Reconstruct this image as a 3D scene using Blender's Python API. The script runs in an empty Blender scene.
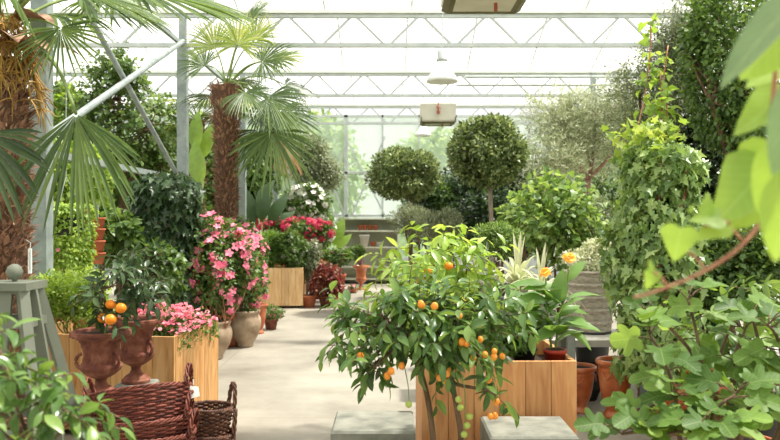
import bpy, math, numpy as np
from mathutils import Vector, Matrix, Euler
C = bpy.context.scene.collection
PI = math.pi; FOC = 758.0; EYE = 1.6
def P(px, py, d): return np.array([(px-390)*d/FOC, d, EYE+(220-py)*d/FOC])
def X(px, d): return (px-390)*d/FOC
def Z(py, d): return EYE+(220-py)*d/FOC
def nrm(a): a = np.asarray(a, float); return a/np.maximum(np.linalg.norm(a, axis=-1, keepdims=True), 1e-9)
UP = np.array([0., 0., 1.])

# ---------------------------------------------------------------- mesh builder
ORG = {}
class MB:
    def __init__(s): s.V = []; s.F = []; s.n = 0; s.UV = []; s.uv = False
    def add(s, V, *Fs, uv=None):
        V = np.asarray(V, float).reshape(-1, 3)
        for f in Fs:
            f = np.asarray(f, int)
            if f.size: s.F.append(f+s.n)
        s.V.append(V); s.n += len(V)
        if uv is not None: s.uv = True; s.UV.append(np.asarray(uv, float))
        else: s.UV.append(np.zeros((len(V), 2)))
        return s
    def box(s, c, size, rz=0.0, M=None):
        h = np.array(size)/2.0
        v = np.array([[x, y, z] for x in (-1, 1) for y in (-1, 1) for z in (-1, 1)])*h
        b = min(size)*0.06
        if M is not None: v = v @ np.array(M).T
        if rz:
            c_, s_ = math.cos(rz), math.sin(rz)
            v = v @ np.array([[c_, s_, 0], [-s_, c_, 0], [0, 0, 1]])
        return s.add(v+np.array(c), [[0, 1, 3, 2], [4, 6, 7, 5], [0, 4, 5, 1], [2, 3, 7, 6], [0, 2, 6, 4], [1, 5, 7, 3]])
    def bar(s, a, b, w, h=None, up=UP):
        a = np.array(a, float); b = np.array(b, float); h = h or w
        d = nrm(b-a); up = np.array(up, float)
        if abs(d @ up) > .98: up = np.array([0., 1., 0.])
        x = nrm(np.cross(up, d)); z = np.cross(d, x)
        v = [p+x*i*w/2+z*j*h/2 for p in (a, b) for i, j in ((-1, -1), (1, -1), (1, 1), (-1, 1))]
        return s.add(v, [[0, 3, 2, 1], [4, 5, 6, 7], [0, 1, 5, 4], [1, 2, 6, 5], [2, 3, 7, 6], [3, 0, 4, 7]])
    def tube(s, pts, rad, n=8, closed=False, cap=True):
        pts = np.asarray(pts, float); m = len(pts)
        rad = np.broadcast_to(np.asarray(rad, float), (m,))
        t = np.gradient(pts, axis=0) if not closed else np.roll(pts, -1, 0)-np.roll(pts, 1, 0)
        t = nrm(t)
        ref = np.array([0., 0., 1.]) if abs(t[:, 2]).mean() < .75 else np.array([1., 0.13, 0.])
        u = nrm(np.cross(t, ref)); w = np.cross(t, u)
        a = np.arange(n)*2*PI/n
        V = pts[:, None]+rad[:, None, None]*(np.cos(a)[None, :, None]*u[:, None]+np.sin(a)[None, :, None]*w[:, None])
        i = np.arange(m if closed else m-1)[:, None]; j = np.arange(n)[None, :]
        i2 = (i+1) % m; j2 = (j+1) % n
        q = np.stack([i*n+j, i*n+j2, i2*n+j2, i2*n+j], -1).reshape(-1, 4)
        Fs = [q]
        if cap and not closed: Fs += [np.arange(n)[None, ::-1], ((m-1)*n+np.arange(n))[None]]
        return s.add(V.reshape(-1, 3), *Fs)
    def lathe(s, prof, c=(0, 0, 0), n=32, fn=None, sx=1.0, sy=1.0):
        prof = np.asarray(prof, float); m = len(prof); a = np.arange(n)*2*PI/n
        r = prof[:, 0][:, None]*np.ones(n)
        if fn is not None: r = r*fn(a[None, :], prof[:, 1][:, None], np.arange(m)[:, None])
        V = np.stack([r*np.cos(a)*sx, r*np.sin(a)*sy, prof[:, 1][:, None]*np.ones(n)], -1)+np.array(c, float)
        i = np.arange(m-1)[:, None]; j = np.arange(n)[None]; j2 = (j+1) % n
        q = np.stack([i*n+j, i*n+j2, (i+1)*n+j2, (i+1)*n+j], -1).reshape(-1, 4)
        return s.add(V.reshape(-1, 3), q)
    def inst(s, T, pos, ax, ay, az, sc=1.0):
        """copies of the template T at pos with axes ax, ay, az"""
        tv, tf, tuv = T; pos = np.atleast_2d(pos); n = len(pos); k = len(tv)
        sc = np.broadcast_to(np.asarray(sc, float), (n,)) if np.ndim(sc) < 2 else sc
        if np.ndim(sc) == 1: sc = np.repeat(sc[:, None], 3, 1)
        V = pos[:, None] + (tv[None, :, 0]*sc[:, :1])[..., None]*ax[:, None] + (tv[None, :, 1]*sc[:, 1:2])[..., None]*ay[:, None] + (tv[None, :, 2]*sc[:, 2:3])[..., None]*az[:, None]
        off = (np.arange(n)*k)[:, None, None]
        Fs = [(f[None]+off).reshape(-1, f.shape[1]) for f in tf]
        uv = np.tile(tuv, (n, 1)) if tuv is not None else None
        return s.add(V.reshape(-1, 3), *Fs, uv=uv)
    def mesh(s, name, org=(0, 0, 0), mat=None, smooth=True):
        me = bpy.data.meshes.new(name)
        V = np.concatenate(s.V)-np.array(org, float)
        me.vertices.add(len(V)); me.vertices.foreach_set('co', V.astype(np.float32).ravel())
        loops = np.concatenate([f.ravel() for f in s.F])
        sizes = np.concatenate([np.full(len(f), f.shape[1]) for f in s.F])
        starts = np.concatenate([[0], np.cumsum(sizes)[:-1]])
        me.loops.add(len(loops)); me.loops.foreach_set('vertex_index', loops.astype(np.int32))
        me.polygons.add(len(sizes)); me.polygons.foreach_set('loop_start', starts.astype(np.int32))
        me.polygons.foreach_set('loop_total', sizes.astype(np.int32))
        if s.uv:
            uv = me.uv_layers.new(name='UVMap'); U = np.concatenate(s.UV)[loops]
            uv.data.foreach_set('uv', U.astype(np.float32).ravel())
        me.update(calc_edges=True); me.validate()
        me.polygons.foreach_set('use_smooth', np.full(len(me.polygons), bool(smooth)))
        if mat: me.materials.append(mat)
        return me
    def build(s, name, mat, parent=None, org=None, smooth=False):
        o0 = ORG.get(parent.name, (0, 0, 0)) if parent is not None else (org if org is not None else (0, 0, 0))
        ob = bpy.data.objects.new(name, s.mesh(name, o0, mat, smooth)); C.objects.link(ob)
        if parent is not None: ob.parent = parent
        else: ob.location = o0
        ORG[ob.name] = o0
        return ob

def tag(o, label=None, cat=None, group=None, kind=None):
    for k, v in (('label', label), ('category', cat), ('group', group), ('kind', kind)):
        if v: o[k] = v
    return o
def thing(name, loc, label, cat, group=None, kind=None):
    o = bpy.data.objects.new(name, None); o.empty_display_size = .1; C.objects.link(o)
    o.location = loc; ORG[o.name] = tuple(float(v) for v in loc)
    return tag(o, label, cat, group, kind)
def struct(o, label=None): return tag(o, label, kind='structure')
def kids(o): return [c for c in bpy.data.objects if c.parent == o]
def dup(o, loc=None, rz=None, label=None, group=None, scale=None, parent=None):
    c = o.copy(); C.objects.link(c); ORG[c.name] = ORG.get(o.name)
    if parent is not None: c.parent = parent
    if loc is not None: c.location = loc
    if rz is not None: c.rotation_euler = (0, 0, rz)
    if scale: c.scale = (scale,)*3
    if label: c['label'] = label
    if group: c['group'] = group
    for ch in kids(o): dup(ch, parent=c)
    return c
def spread(parent, name, me, pos, dirs, sc, rng, twist=True, limit=100, label=None):
    """parts that can be counted: copies of one mesh, its +Z turned to dirs, under parent"""
    o0 = np.array(ORG[parent.name]); n = len(pos); dirs = nrm(dirs)
    sc = np.broadcast_to(sc, (n,)); order = np.argsort(-sc*1.0 + 0.0*np.arange(n)) if n > limit else np.arange(n)
    rest = []
    for q, i in enumerate(order):
        Q = Vector(dirs[i]).to_track_quat('Z', 'Y').to_matrix().to_4x4()
        M = Matrix.Translation(Vector(pos[i]-o0)) @ Q @ Matrix.Rotation(rng.uniform(0, 6.28) if twist else 0, 4, 'Z') @ Matrix.Scale(float(sc[i]), 4)
        if q < limit:
            ob = bpy.data.objects.new(name, me); C.objects.link(ob); ob.parent = parent; ob.matrix_local = M
            if label: ob['label'] = label
        else: rest.append(np.array(M))
    if rest:
        V = np.array([v.co for v in me.vertices]); mb = MB()
        Fs = {}
        for p in me.polygons: Fs.setdefault(len(p.vertices), []).append(list(p.vertices))
        for M in rest: mb.add(V @ M[:3, :3].T + M[:3, 3]+o0, *[np.array(f) for f in Fs.values()])
        tag(mb.build(name+'s', me.materials[0], parent, smooth=True), kind='stuff')

# ---------------------------------------------------------------- materials
def lin(c):
    return tuple(((v/255)/12.92 if v/255 <= .04045 else ((v/255+.055)/1.055)**2.4) for v in c)+(1,)
def newmat(name):
    m = bpy.data.materials.new(name); m.use_nodes = True; nt = m.node_tree; nt.nodes.clear()
    return m, nt, nt.nodes, nt.links
def ramp(N, stops):
    r = N.new('ShaderNodeValToRGB'); e = r.color_ramp.elements
    while len(e) < len(stops): e.new(.5)
    for q, (p, c) in zip(e, stops): q.position = p; q.color = lin(c)
    return r
def leafmat(name, cols, trans=.35, rough=.42, vein=False, spec=.5):
    m, nt, N, L = newmat(name)
    g = N.new('ShaderNodeNewGeometry'); r = ramp(N, [(i/(len(cols)-1), c) for i, c in enumerate(cols)])
    L.new(g.outputs['Random Per Island'], r.inputs[0]); col = r.outputs[0]
    tc = N.new('ShaderNodeTexCoord'); nz = N.new('ShaderNodeTexNoise'); nz.inputs['Scale'].default_value = 14
    L.new(tc.outputs['Object'], nz.inputs['Vector'])
    hs = N.new('ShaderNodeHueSaturation'); hs.inputs['Hue'].default_value = .488; hs.inputs['Saturation'].default_value = .9; mr = N.new('ShaderNodeMapRange'); mr.inputs[3].default_value = .75; mr.inputs[4].default_value = 1.25
    L.new(nz.outputs[0], mr.inputs[0]); L.new(mr.outputs[0], hs.inputs['Value']); L.new(col, hs.inputs['Color']); col = hs.outputs[0]
    if vein:
        sx = N.new('ShaderNodeSeparateXYZ'); L.new(tc.outputs['UV'], sx.inputs[0])
        ab = N.new('ShaderNodeMath'); ab.operation = 'ABSOLUTE'; L.new(sx.outputs[0], ab.inputs[0])
        a2 = N.new('ShaderNodeMath'); a2.operation = 'MULTIPLY_ADD'; a2.inputs[1].default_value = -.8; L.new(ab.outputs[0], a2.inputs[0]); L.new(sx.outputs[1], a2.inputs[2])
        m9 = N.new('ShaderNodeMath'); m9.operation = 'MULTIPLY'; m9.inputs[1].default_value = 7; L.new(a2.outputs[0], m9.inputs[0])
        fr = N.new('ShaderNodeMath'); fr.operation = 'PINGPONG'; fr.inputs[1].default_value = .5; L.new(m9.outputs[0], fr.inputs[0])
        mn = N.new('ShaderNodeMath'); mn.operation = 'MINIMUM'; L.new(fr.outputs[0], mn.inputs[0])
        m3 = N.new('ShaderNodeMath'); m3.operation = 'MULTIPLY'; m3.inputs[1].default_value = 2.0; L.new(ab.outputs[0], m3.inputs[0]); L.new(m3.outputs[0], mn.inputs[1])
        vr = N.new('ShaderNodeMapRange'); vr.inputs[2].default_value = .05; vr.inputs[3].default_value = .22; vr.inputs[4].default_value = 0
        L.new(mn.outputs[0], vr.inputs[0])
        mx = N.new('ShaderNodeMixRGB'); mx.inputs[2].default_value = lin((205, 222, 150)); L.new(vr.outputs[0], mx.inputs[0]); L.new(col, mx.inputs[1]); col = mx.outputs[0]
    pb = N.new('ShaderNodeBsdfPrincipled'); pb.inputs['Roughness'].default_value = rough; pb.inputs['Specular IOR Level'].default_value = spec
    L.new(col, pb.inputs['Base Color'])
    tr = N.new('ShaderNodeBsdfTranslucent'); hh = N.new('ShaderNodeHueSaturation'); hh.inputs['Hue'].default_value = .475; hh.inputs['Saturation'].default_value = 1.15; hh.inputs['Value'].default_value = 1.7
    L.new(col, hh.inputs['Color']); L.new(hh.outputs[0], tr.inputs[0])
    mix = N.new('ShaderNodeMixShader'); mix.inputs[0].default_value = trans
    o = N.new('ShaderNodeOutputMaterial'); L.new(pb.outputs[0], mix.inputs[1]); L.new(tr.outputs[0], mix.inputs[2]); L.new(mix.outputs[0], o.inputs[0])
    return m
def noisemat(name, cols, scale=8, rough=.7, bump=.2, stretch=(1, 1, 1), island=0.0, metal=0.0, spec=.4, detail=6, bscale=None, coat=0):
    m, nt, N, L = newmat(name)
    tc = N.new('ShaderNodeTexCoord'); mp = N.new('ShaderNodeMapping'); mp.inputs['Scale'].default_value = stretch
    L.new(tc.outputs['Object'], mp.inputs[0]); nz = N.new('ShaderNodeTexNoise'); nz.inputs['Scale'].default_value = scale; nz.inputs['Detail'].default_value = detail
    L.new(mp.outputs[0], nz.inputs['Vector'])
    r = ramp(N, [(.3+.4*i/(len(cols)-1), c) for i, c in enumerate(cols)]); L.new(nz.outputs[0], r.inputs[0]); col = r.outputs[0]
    if island:
        g = N.new('ShaderNodeNewGeometry'); mr = N.new('ShaderNodeMapRange'); mr.inputs[3].default_value = 1-island; mr.inputs[4].default_value = 1+island
        L.new(g.outputs['Random Per Island'], mr.inputs[0]); hs = N.new('ShaderNodeHueSaturation'); L.new(mr.outputs[0], hs.inputs['Value']); L.new(col, hs.inputs['Color']); col = hs.outputs[0]
        ad = N.new('ShaderNodeVectorMath'); ad.operation = 'ADD'; sc = N.new('ShaderNodeVectorMath'); sc.operation = 'SCALE'; sc.inputs[3].default_value = 7.0
        cx = N.new('ShaderNodeCombineXYZ'); L.new(g.outputs['Random Per Island'], cx.inputs[0]); L.new(g.outputs['Random Per Island'], cx.inputs[2]); L.new(cx.outputs[0], sc.inputs[0])
        L.new(mp.outputs[0], ad.inputs[0]); L.new(sc.outputs[0], ad.inputs[1]); L.new(ad.outputs[0], nz.inputs['Vector'])
    pb = N.new('ShaderNodeBsdfPrincipled'); pb.inputs['Roughness'].default_value = rough; pb.inputs['Metallic'].default_value = metal
    pb.inputs['Specular IOR Level'].default_value = spec; pb.inputs['Coat Weight'].default_value = coat; pb.inputs['Coat Roughness'].default_value = .25
    L.new(col, pb.inputs['Base Color'])
    if bump:
        b = N.new('ShaderNodeBump'); b.inputs['Strength'].default_value = bump; b.inputs['Distance'].default_value = .02
        n2 = N.new('ShaderNodeTexNoise'); n2.inputs['Scale'].default_value = bscale or scale*3; n2.inputs['Detail'].default_value = 4
        L.new(mp.outputs[0], n2.inputs['Vector']); L.new(n2.outputs[0], b.inputs['Height']); L.new(b.outputs[0], pb.inputs['Normal'])
    o = N.new('ShaderNodeOutputMaterial'); L.new(pb.outputs[0], o.inputs[0])
    return m
def glassmat(name, milky, tint, diffuse):
    """dusty greenhouse glazing: part clear, part scattering"""
    m, nt, N, L = newmat(name)
    tp = N.new('ShaderNodeBsdfTransparent'); tp.inputs[0].default_value = lin(tint)
    tr = N.new('ShaderNodeBsdfTranslucent'); tr.inputs[0].default_value = lin(diffuse)
    tc = N.new('ShaderNodeTexCoord'); nz = N.new('ShaderNodeTexNoise'); nz.inputs['Scale'].default_value = 1.1; nz.inputs['Detail'].default_value = 5
    L.new(tc.outputs['Object'], nz.inputs['Vector'])
    mr = N.new('ShaderNodeMapRange'); mr.inputs[1].default_value = .3; mr.inputs[2].default_value = .7; mr.inputs[3].default_value = max(0, milky-.12); mr.inputs[4].default_value = min(1, milky+.12)
    L.new(nz.outputs[0], mr.inputs[0])
    mix = N.new('ShaderNodeMixShader'); L.new(mr.outputs[0], mix.inputs[0]); L.new(tp.outputs[0], mix.inputs[1]); L.new(tr.outputs[0], mix.inputs[2])
    gl = N.new('ShaderNodeBsdfGlossy'); gl.inputs['Roughness'].default_value = .08
    m2 = N.new('ShaderNodeMixShader'); m2.inputs[0].default_value = .03; L.new(mix.outputs[0], m2.inputs[1]); L.new(gl.outputs[0], m2.inputs[2])
    o = N.new('ShaderNodeOutputMaterial'); L.new(m2.outputs[0], o.inputs[0])
    return m

# ---------------------------------------------------------------- leaf and flower templates (length 1 along +Y, face +Z)
def leaf_lo(w=.25, fold=.1, droop=.12):
    v = np.array([[0, 0, 0], [-w, .45, fold*w*2], [0, 1, -droop], [w, .45, fold*w*2], [0, .45, 0]])
    return v, [np.array([[0, 4, 1], [4, 2, 1], [0, 3, 4], [4, 3, 2]])], None
def leaf_hi(w=.22, fold=.35, droop=.25, n=5, peak=.45, wave=0.0, pet=.08):
    V = [[0, 0, 0]]; U = [[0, 0]]
    t = np.linspace(0, 1, n+1)
    for q in t[1:-1]:
        y = pet+(1-pet)*q
        ww = w*math.sin(PI*q**(math.log(.5)/math.log(peak)))**.8
        z = -droop*q*q
        wv = wave*math.sin(q*14)
        V += [[-ww, y, z+fold*ww+wv], [0, y, z], [ww, y, z+fold*ww-wv]]; U += [[-.5*ww/w, q], [0, q], [.5*ww/w, q]]
    V.append([0, 1, -droop]); U.append([0, 1]); e = len(V)-1
    tri = [[0, 2, 1], [0, 3, 2]]; quad = []
    for i in range(n-2):
        a = 1+3*i; quad += [[a, a+1, a+4, a+3], [a+1, a+2, a+5, a+4]]
    a = e-3; tri += [[a, a+1, e], [a+1, a+2, e]]
    return np.array(V), [np.array(tri), np.array(quad)], np.array(U)
def leaf_poly(outline, fold=.15, droop=.2, centre=(0, .3)):
    o = np.array(outline, float); o = np.concatenate([o, (o*[-1, 1])[::-1][1:-1] if abs(o[-1, 0]) < 1e-6 and abs(o[0, 0]) < 1e-6 else (o*[-1, 1])[::-1]])
    V = np.zeros((len(o)+1, 3)); V[:-1, :2] = o; V[-1, :2] = centre
    r = np.abs(V[:, 0]); V[:, 2] = fold*r-droop*(V[:, 1]**2)-.35*droop*np.sin(V[:, 1]*9)*r
    k = len(o); i = np.arange(k)
    U = V[:, :2].copy()
    return V, [np.stack([np.full(k, k), (i+1) % k, i], -1)], U
IVY = leaf_poly([(0, 0), (.12, -.12), (.3, -.16), (.42, .02), (.26, .16), (.34, .25), (.55, .42), (.3, .45), (.2, .52), (.14, .75), (0, 1)], .22, .25)
FIG = leaf_poly([(0, 0), (.1, -.1), (.26, -.14), (.4, -.06), (.42, .06), (.34, .16), (.32, .22), (.46, .3), (.55, .42), (.54, .54), (.44, .6), (.3, .54), (.25, .56), (.29, .7), (.26, .86), (.13, .97), (0, 1)], .22, .3)
VINE = leaf_poly([(0, 0), (.18, -.12), (.34, -.08), (.42, .1), (.5, .3), (.36, .42), (.3, .55), (.16, .78), (0, 1.05)], .2, .3)
LO = leaf_lo(.24); LOW = leaf_lo(.32); LON = leaf_lo(.11); ELL = leaf_hi(.2); ELLW = leaf_hi(.27, .25, .3); LANCE = leaf_hi(.12, .3, .3, 4)
CIT = leaf_hi(.19, .35, .22, 6, .42, .008, .1)
def prism():
    a = np.arange(3)*2*PI/3
    v = [[math.cos(q), y, math.sin(q)] for y in (0, 1) for q in a]
    return np.array(v), [np.array([[i, (i+1) % 3, 3+(i+1) % 3, 3+i] for i in range(3)])], None
PRISM = prism()
def frames(d, n):
    """ax, ay=d, az close to n"""
    d = nrm(d); x = nrm(np.cross(d, n)); z = np.cross(x, d)
    return x, d, z
def sphdirs(rng, n):
    return nrm(rng.normal(size=(n, 3)))
def crown(rng, n, c, r, lumps=14, lr=.4, shell=.75, flat=0.0):
    """points and outward directions of a lumpy crown"""
    c = np.array(c, float); r = np.broadcast_to(np.asarray(r, float), (3,))
    u = sphdirs(rng, lumps); lc = u*(shell*(1-lr)+ (1-shell)*rng.random((lumps, 1)))*1.0
    k = rng.integers(0, lumps, n); d = sphdirs(rng, n)
    q = lc[k]+d*lr*(rng.random((n, 1))**.3)
    if flat: q[:, 2] = np.maximum(q[:, 2], -flat)
    out = nrm(.6*d+.6*q)
    return c+q*r, out, c+lc*r
def put_leaves(mb, rng, T, pos, out, size, up=.6, droop=.3, var=.3, spread_=.6):
    n = len(pos)
    d = nrm(out*.8+rng.normal(size=(n, 3))*spread_+np.array([0, 0, -droop]))
    nn = nrm(UP*up+out*.5+rng.normal(size=(n, 3))*.45)
    ax, ay, az = frames(d, nn)
    mb.inst(T, pos, ax, ay, az, size*(1+var*(rng.random(n)*2-1)))
def put_twigs(ml, mw, rng, T, start, dirs, length, k, size, ang=.9, droop=.35, var=.3, up=.8, wood=.0025, sag=.25, jit=.25):
    """short twigs with leaves set around them"""
    n = len(start); L = length*(.6+.8*rng.random(n)); dirs = nrm(dirs+rng.normal(size=(n, 3))*jit)
    end = start+dirs*L[:, None]+np.array([0, 0, -1])*(sag*L)[:, None]
    if mw is not None:
        dd = end-start; ax, ay, az = frames(dd, UP+rng.normal(size=(n, 3))*.01); ln = np.linalg.norm(dd, axis=1)
        mw.inst(PRISM, start, ax, ay, az, np.stack([np.full(n, wood), ln, np.full(n, wood)], 1))
    side, _, up2 = frames(dirs, UP+rng.normal(size=(n, 3))*.1)
    for j in range(k):
        t = (j+1)/k; a = j*2.4+rng.random(n)*1.0
        pp = start+dirs*(L*t)[:, None]+np.array([0, 0, -1])*(sag*L*t*t)[:, None]
        perp = side*np.cos(a)[:, None]+up2*np.sin(a)[:, None]
        last = 1.0 if j < k-1 else .3
        d = nrm(dirs*.55+perp*ang*last+np.array([0, 0, -droop])+rng.normal(size=(n, 3))*.15)
        nn = nrm(UP*up+dirs*.4+rng.normal(size=(n, 3))*.35)
        ax, ay, az = frames(d, nn)
        ml.inst(T, pp, ax, ay, az, size*(1+var*(rng.random(n)*2-1)))
def limb(mb, a, b, r0, r1, rng, bend=.08, n=7, seg=7):
    a = np.array(a, float); b = np.array(b, float); t = np.linspace(0, 1, n)[:, None]
    L = np.linalg.norm(b-a); off = rng.normal(size=3)*bend*L; off2 = rng.normal(size=3)*bend*L*.4
    p = a+(b-a)*t+off*np.sin(t*PI)+off2*np.sin(t*2*PI)
    mb.tube(p, np.linspace(r0, r1, n), seg); return p
SKY, SUN, EXPO, HAZE = 1.0, 9.0, 0.25, 0
SUNDIR = (.5, .12, 1.0)
# ================================================================ materials
M = {}
M['metal'] = noisemat('galvanised_paint', [(176, 182, 182), (196, 201, 200)], 5, .5, .04, metal=.2)
M['post'] = noisemat('grey_green_paint', [(128, 138, 138), (160, 168, 166)], 9, .5, .06, metal=.2)
M['white'] = noisemat('white_enamel', [(236, 238, 236), (246, 246, 244)], 4, .35, 0)
M['boxcream'] = noisemat('cream_enamel', [(196, 192, 176), (214, 210, 196)], 4, .45, 0)
M['olive'] = noisemat('olive_lacquer', [(92, 88, 60), (112, 106, 76)], 6, .5, .02)
M['brass'] = noisemat('red_brass', [(150, 70, 50), (176, 92, 66)], 30, .4, 0, metal=.4)
M['concrete'] = noisemat('block_concrete', [(104, 104, 96), (126, 126, 116), (144, 142, 132)], 9, .8, .12)
M['terra'] = noisemat('terracotta', [(150, 78, 52), (176, 98, 66), (196, 122, 88)], 9, .75, .15)
M['terrabrown'] = noisemat('weathered_terracotta', [(84, 44, 34), (118, 66, 50), (146, 96, 76)], 14, .8, .3)
M['terraglaze'] = noisemat('glazed_terracotta', [(150, 74, 38), (186, 100, 56), (206, 134, 88)], 6, .28, .08, coat=.5)
M['terrapale'] = noisemat('pale_clay', [(134, 112, 92), (162, 140, 118), (182, 162, 140)], 7, .85, .25)
M['redpot'] = noisemat('red_plastic', [(166, 50, 36), (182, 60, 42)], 5, .45, 0)
M['blackpot'] = noisemat('black_plastic', [(34, 36, 38), (48, 50, 52)], 5, .5, .03)
M['whitepot'] = noisemat('limewashed_clay', [(186, 182, 172), (212, 208, 200)], 7, .8, .15)
M['soil'] = noisemat('potting_soil', [(40, 28, 20), (74, 54, 40)], 60, .95, .8)
M['ring'] = noisemat('grey_wicker', [(156, 146, 132), (186, 176, 162), (206, 198, 184)], 22, .85, .5, (1, 1, 2.5))
M['shelf'] = noisemat('hazed_sage_paint', [(186, 188, 170), (206, 208, 190)], 5, .6, .05)  # sage paint lightened to carry distance haze and lift it from shadow
M['bark'] = noisemat('brown_bark', [(84, 64, 48), (122, 98, 76)], 24, .9, .6, (1, 1, .35))
M['barkred'] = noisemat('reddish_bark', [(126, 94, 78), (160, 126, 106)], 20, .85, .4, (1, 1, .35))
M['barkgrey'] = noisemat('grey_bark', [(120, 108, 96), (156, 144, 128)], 20, .85, .4, (1, 1, .35))
M['stem'] = noisemat('green_stem', [(96, 116, 60), (124, 142, 78)], 20, .6, 0)
M['vinestem'] = noisemat('pink_brown_stem', [(150, 96, 74), (186, 132, 104)], 16, .5, .1)
M['palmbark'] = noisemat('palm_fibre', [(104, 74, 58), (150, 112, 90), (186, 152, 128)], 10, .95, .6, (1, 1, 1.2), island=.35)
M['palmcore'] = noisemat('palm_fibre_dark', [(78, 54, 42), (112, 82, 62)], 22, .95, .8, (1, 1, .5))
M['gold'] = noisemat('golden_flower_spray', [(136, 102, 44), (176, 138, 66)], 30, .6, 0, island=.3)
M['wicker'] = noisemat('red_brown_willow', [(70, 30, 24), (104, 48, 36), (136, 72, 56)], 16, .5, .25, (1, 1, 1), island=.35)
M['wickerdark'] = noisemat('dark_brown_willow', [(58, 34, 26), (90, 56, 42), (116, 80, 60)], 16, .55, .25, (1, 1, 1), island=.35)
M['obelisk'] = noisemat('grey_green_wood_paint', [(98, 102, 90), (120, 124, 110)], 6, .65, .06, (1, 1, .3))
M['tagpaper'] = noisemat('tag_paper', [(232, 230, 222), (240, 238, 232)], 5, .7, 0)
M['orange'] = noisemat('orange_peel', [(236, 124, 20), (246, 146, 34)], 12, .38, .1, bscale=180)
M['tangerine'] = noisemat('kumquat_peel', [(232, 128, 36), (242, 156, 60)], 12, .38, .1, bscale=220)
M['unripe'] = noisemat('unripe_peel', [(150, 170, 72), (176, 190, 96)], 12, .4, .1, bscale=220)
M['pink'] = leafmat('pink_petal', [(236, 84, 116), (248, 118, 140), (252, 160, 172)], .3, .6)
M['softpink'] = leafmat('soft_pink_petal', [(226, 96, 110), (240, 130, 140), (246, 176, 176)], .3, .6)
M['red'] = leafmat('red_petal', [(178, 22, 40), (214, 36, 54), (226, 60, 78)], .3, .6)
M['whitefl'] = leafmat('white_petal', [(226, 220, 214), (242, 240, 236)], .3, .6)
M['yellow'] = leafmat('orange_yellow_petal', [(248, 190, 10), (253, 210, 20), (255, 225, 60)], .3, .5)
M['plum'] = leafmat('plum_petal', [(140, 50, 78), (180, 86, 110)], .3, .6)
G = {}
G['lime'] = leafmat('lime_leaf', [(96, 140, 44), (132, 170, 60), (170, 200, 90)], .4)
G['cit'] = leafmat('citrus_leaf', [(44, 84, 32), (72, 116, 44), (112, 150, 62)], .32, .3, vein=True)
G['citlight'] = leafmat('sunlit_citrus_leaf', [(104, 148, 48), (136, 176, 64), (168, 200, 92)], .42, .34, vein=True)  # lighter citrus leaf, its sunlit look painted into the colour
G['citdark'] = leafmat('dark_citrus_leaf', [(34, 60, 34), (50, 82, 44), (72, 102, 56)], .25, .3, vein=True)
G['mid'] = leafmat('mid_green_leaf', [(54, 88, 34), (78, 116, 46), (112, 148, 66)], .35)
G['midlit'] = leafmat('sunlit_mid_green_leaf', [(66, 104, 42), (100, 140, 60), (146, 176, 94)], .38)  # brighter copy of the mid-green leaf, sunlight put into the colour
G['dark'] = leafmat('dark_green_leaf', [(26, 50, 24), (40, 68, 32), (60, 90, 44)], .28, .35)
G['laurel'] = leafmat('laurel_leaf', [(54, 78, 36), (96, 122, 60), (154, 172, 110)], .28, .35)
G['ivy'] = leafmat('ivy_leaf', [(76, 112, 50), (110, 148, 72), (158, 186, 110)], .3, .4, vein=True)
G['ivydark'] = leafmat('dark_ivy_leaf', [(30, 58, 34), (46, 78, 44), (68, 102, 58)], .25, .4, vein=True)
G['ivyyellow'] = leafmat('young_ivy_leaf', [(98, 136, 52), (132, 164, 66), (164, 188, 90)], .45, .4)
G['olive'] = leafmat('olive_leaf', [(84, 100, 66), (116, 130, 92), (156, 164, 128)], .25, .5)
G['olivepale'] = leafmat('pale_olive_leaf', [(132, 144, 106), (158, 168, 132), (188, 194, 162)], .3, .55)
G['palm'] = leafmat('palm_leaf', [(54, 86, 38), (78, 110, 50), (104, 134, 66)], .35, .4)
G['palmdark'] = leafmat('palm_leaf_dark', [(38, 60, 30), (54, 80, 38), (74, 98, 52)], .3, .4)
G['palmlit'] = leafmat('palm_leaf_yellow_green', [(96, 128, 50), (128, 154, 70), (164, 176, 96)], .4, .4)
G['palmdry'] = leafmat('palm_leaf_drying', [(132, 128, 62), (164, 146, 78), (186, 156, 88)], .35, .5)
G['fig'] = leafmat('fig_leaf', [(58, 98, 32), (88, 130, 46), (126, 164, 70)], .38, .5, vein=True, spec=.25)
G['vine'] = leafmat('vine_leaf', [(104, 146, 50), (124, 166, 62), (148, 184, 82)], .5, .45, vein=True)
G['vinegrey'] = leafmat('mature_vine_leaf', [(92, 122, 78), (108, 138, 92)], .35, .5, vein=True)
G['canna'] = leafmat('broad_canna_leaf', [(66, 116, 44), (92, 140, 58), (124, 164, 80)], .38, .35)
G['banana'] = leafmat('banana_leaf', [(100, 144, 56), (130, 170, 70)], .45, .4)
G['bananadark'] = leafmat('broad_dark_leaf', [(40, 70, 34), (56, 88, 42)], .3, .4)
G['grey'] = leafmat('grey_agave_leaf', [(128, 144, 124), (160, 172, 152)], .15, .5)
G['varie'] = leafmat('striped_leaf', [(150, 166, 112), (196, 202, 164), (220, 222, 196)], .3, .45)
G['rust'] = leafmat('rust_leaf', [(104, 50, 34), (146, 82, 54), (120, 96, 50)], .3, .5)
G['hazy'] = leafmat('outdoor_leaf', [(96, 134, 66), (132, 164, 92), (164, 188, 118)], .35, .6)
G['grass'] = leafmat('fine_grass_leaf', [(92, 138, 52), (120, 160, 68)], .4, .5)

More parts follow.
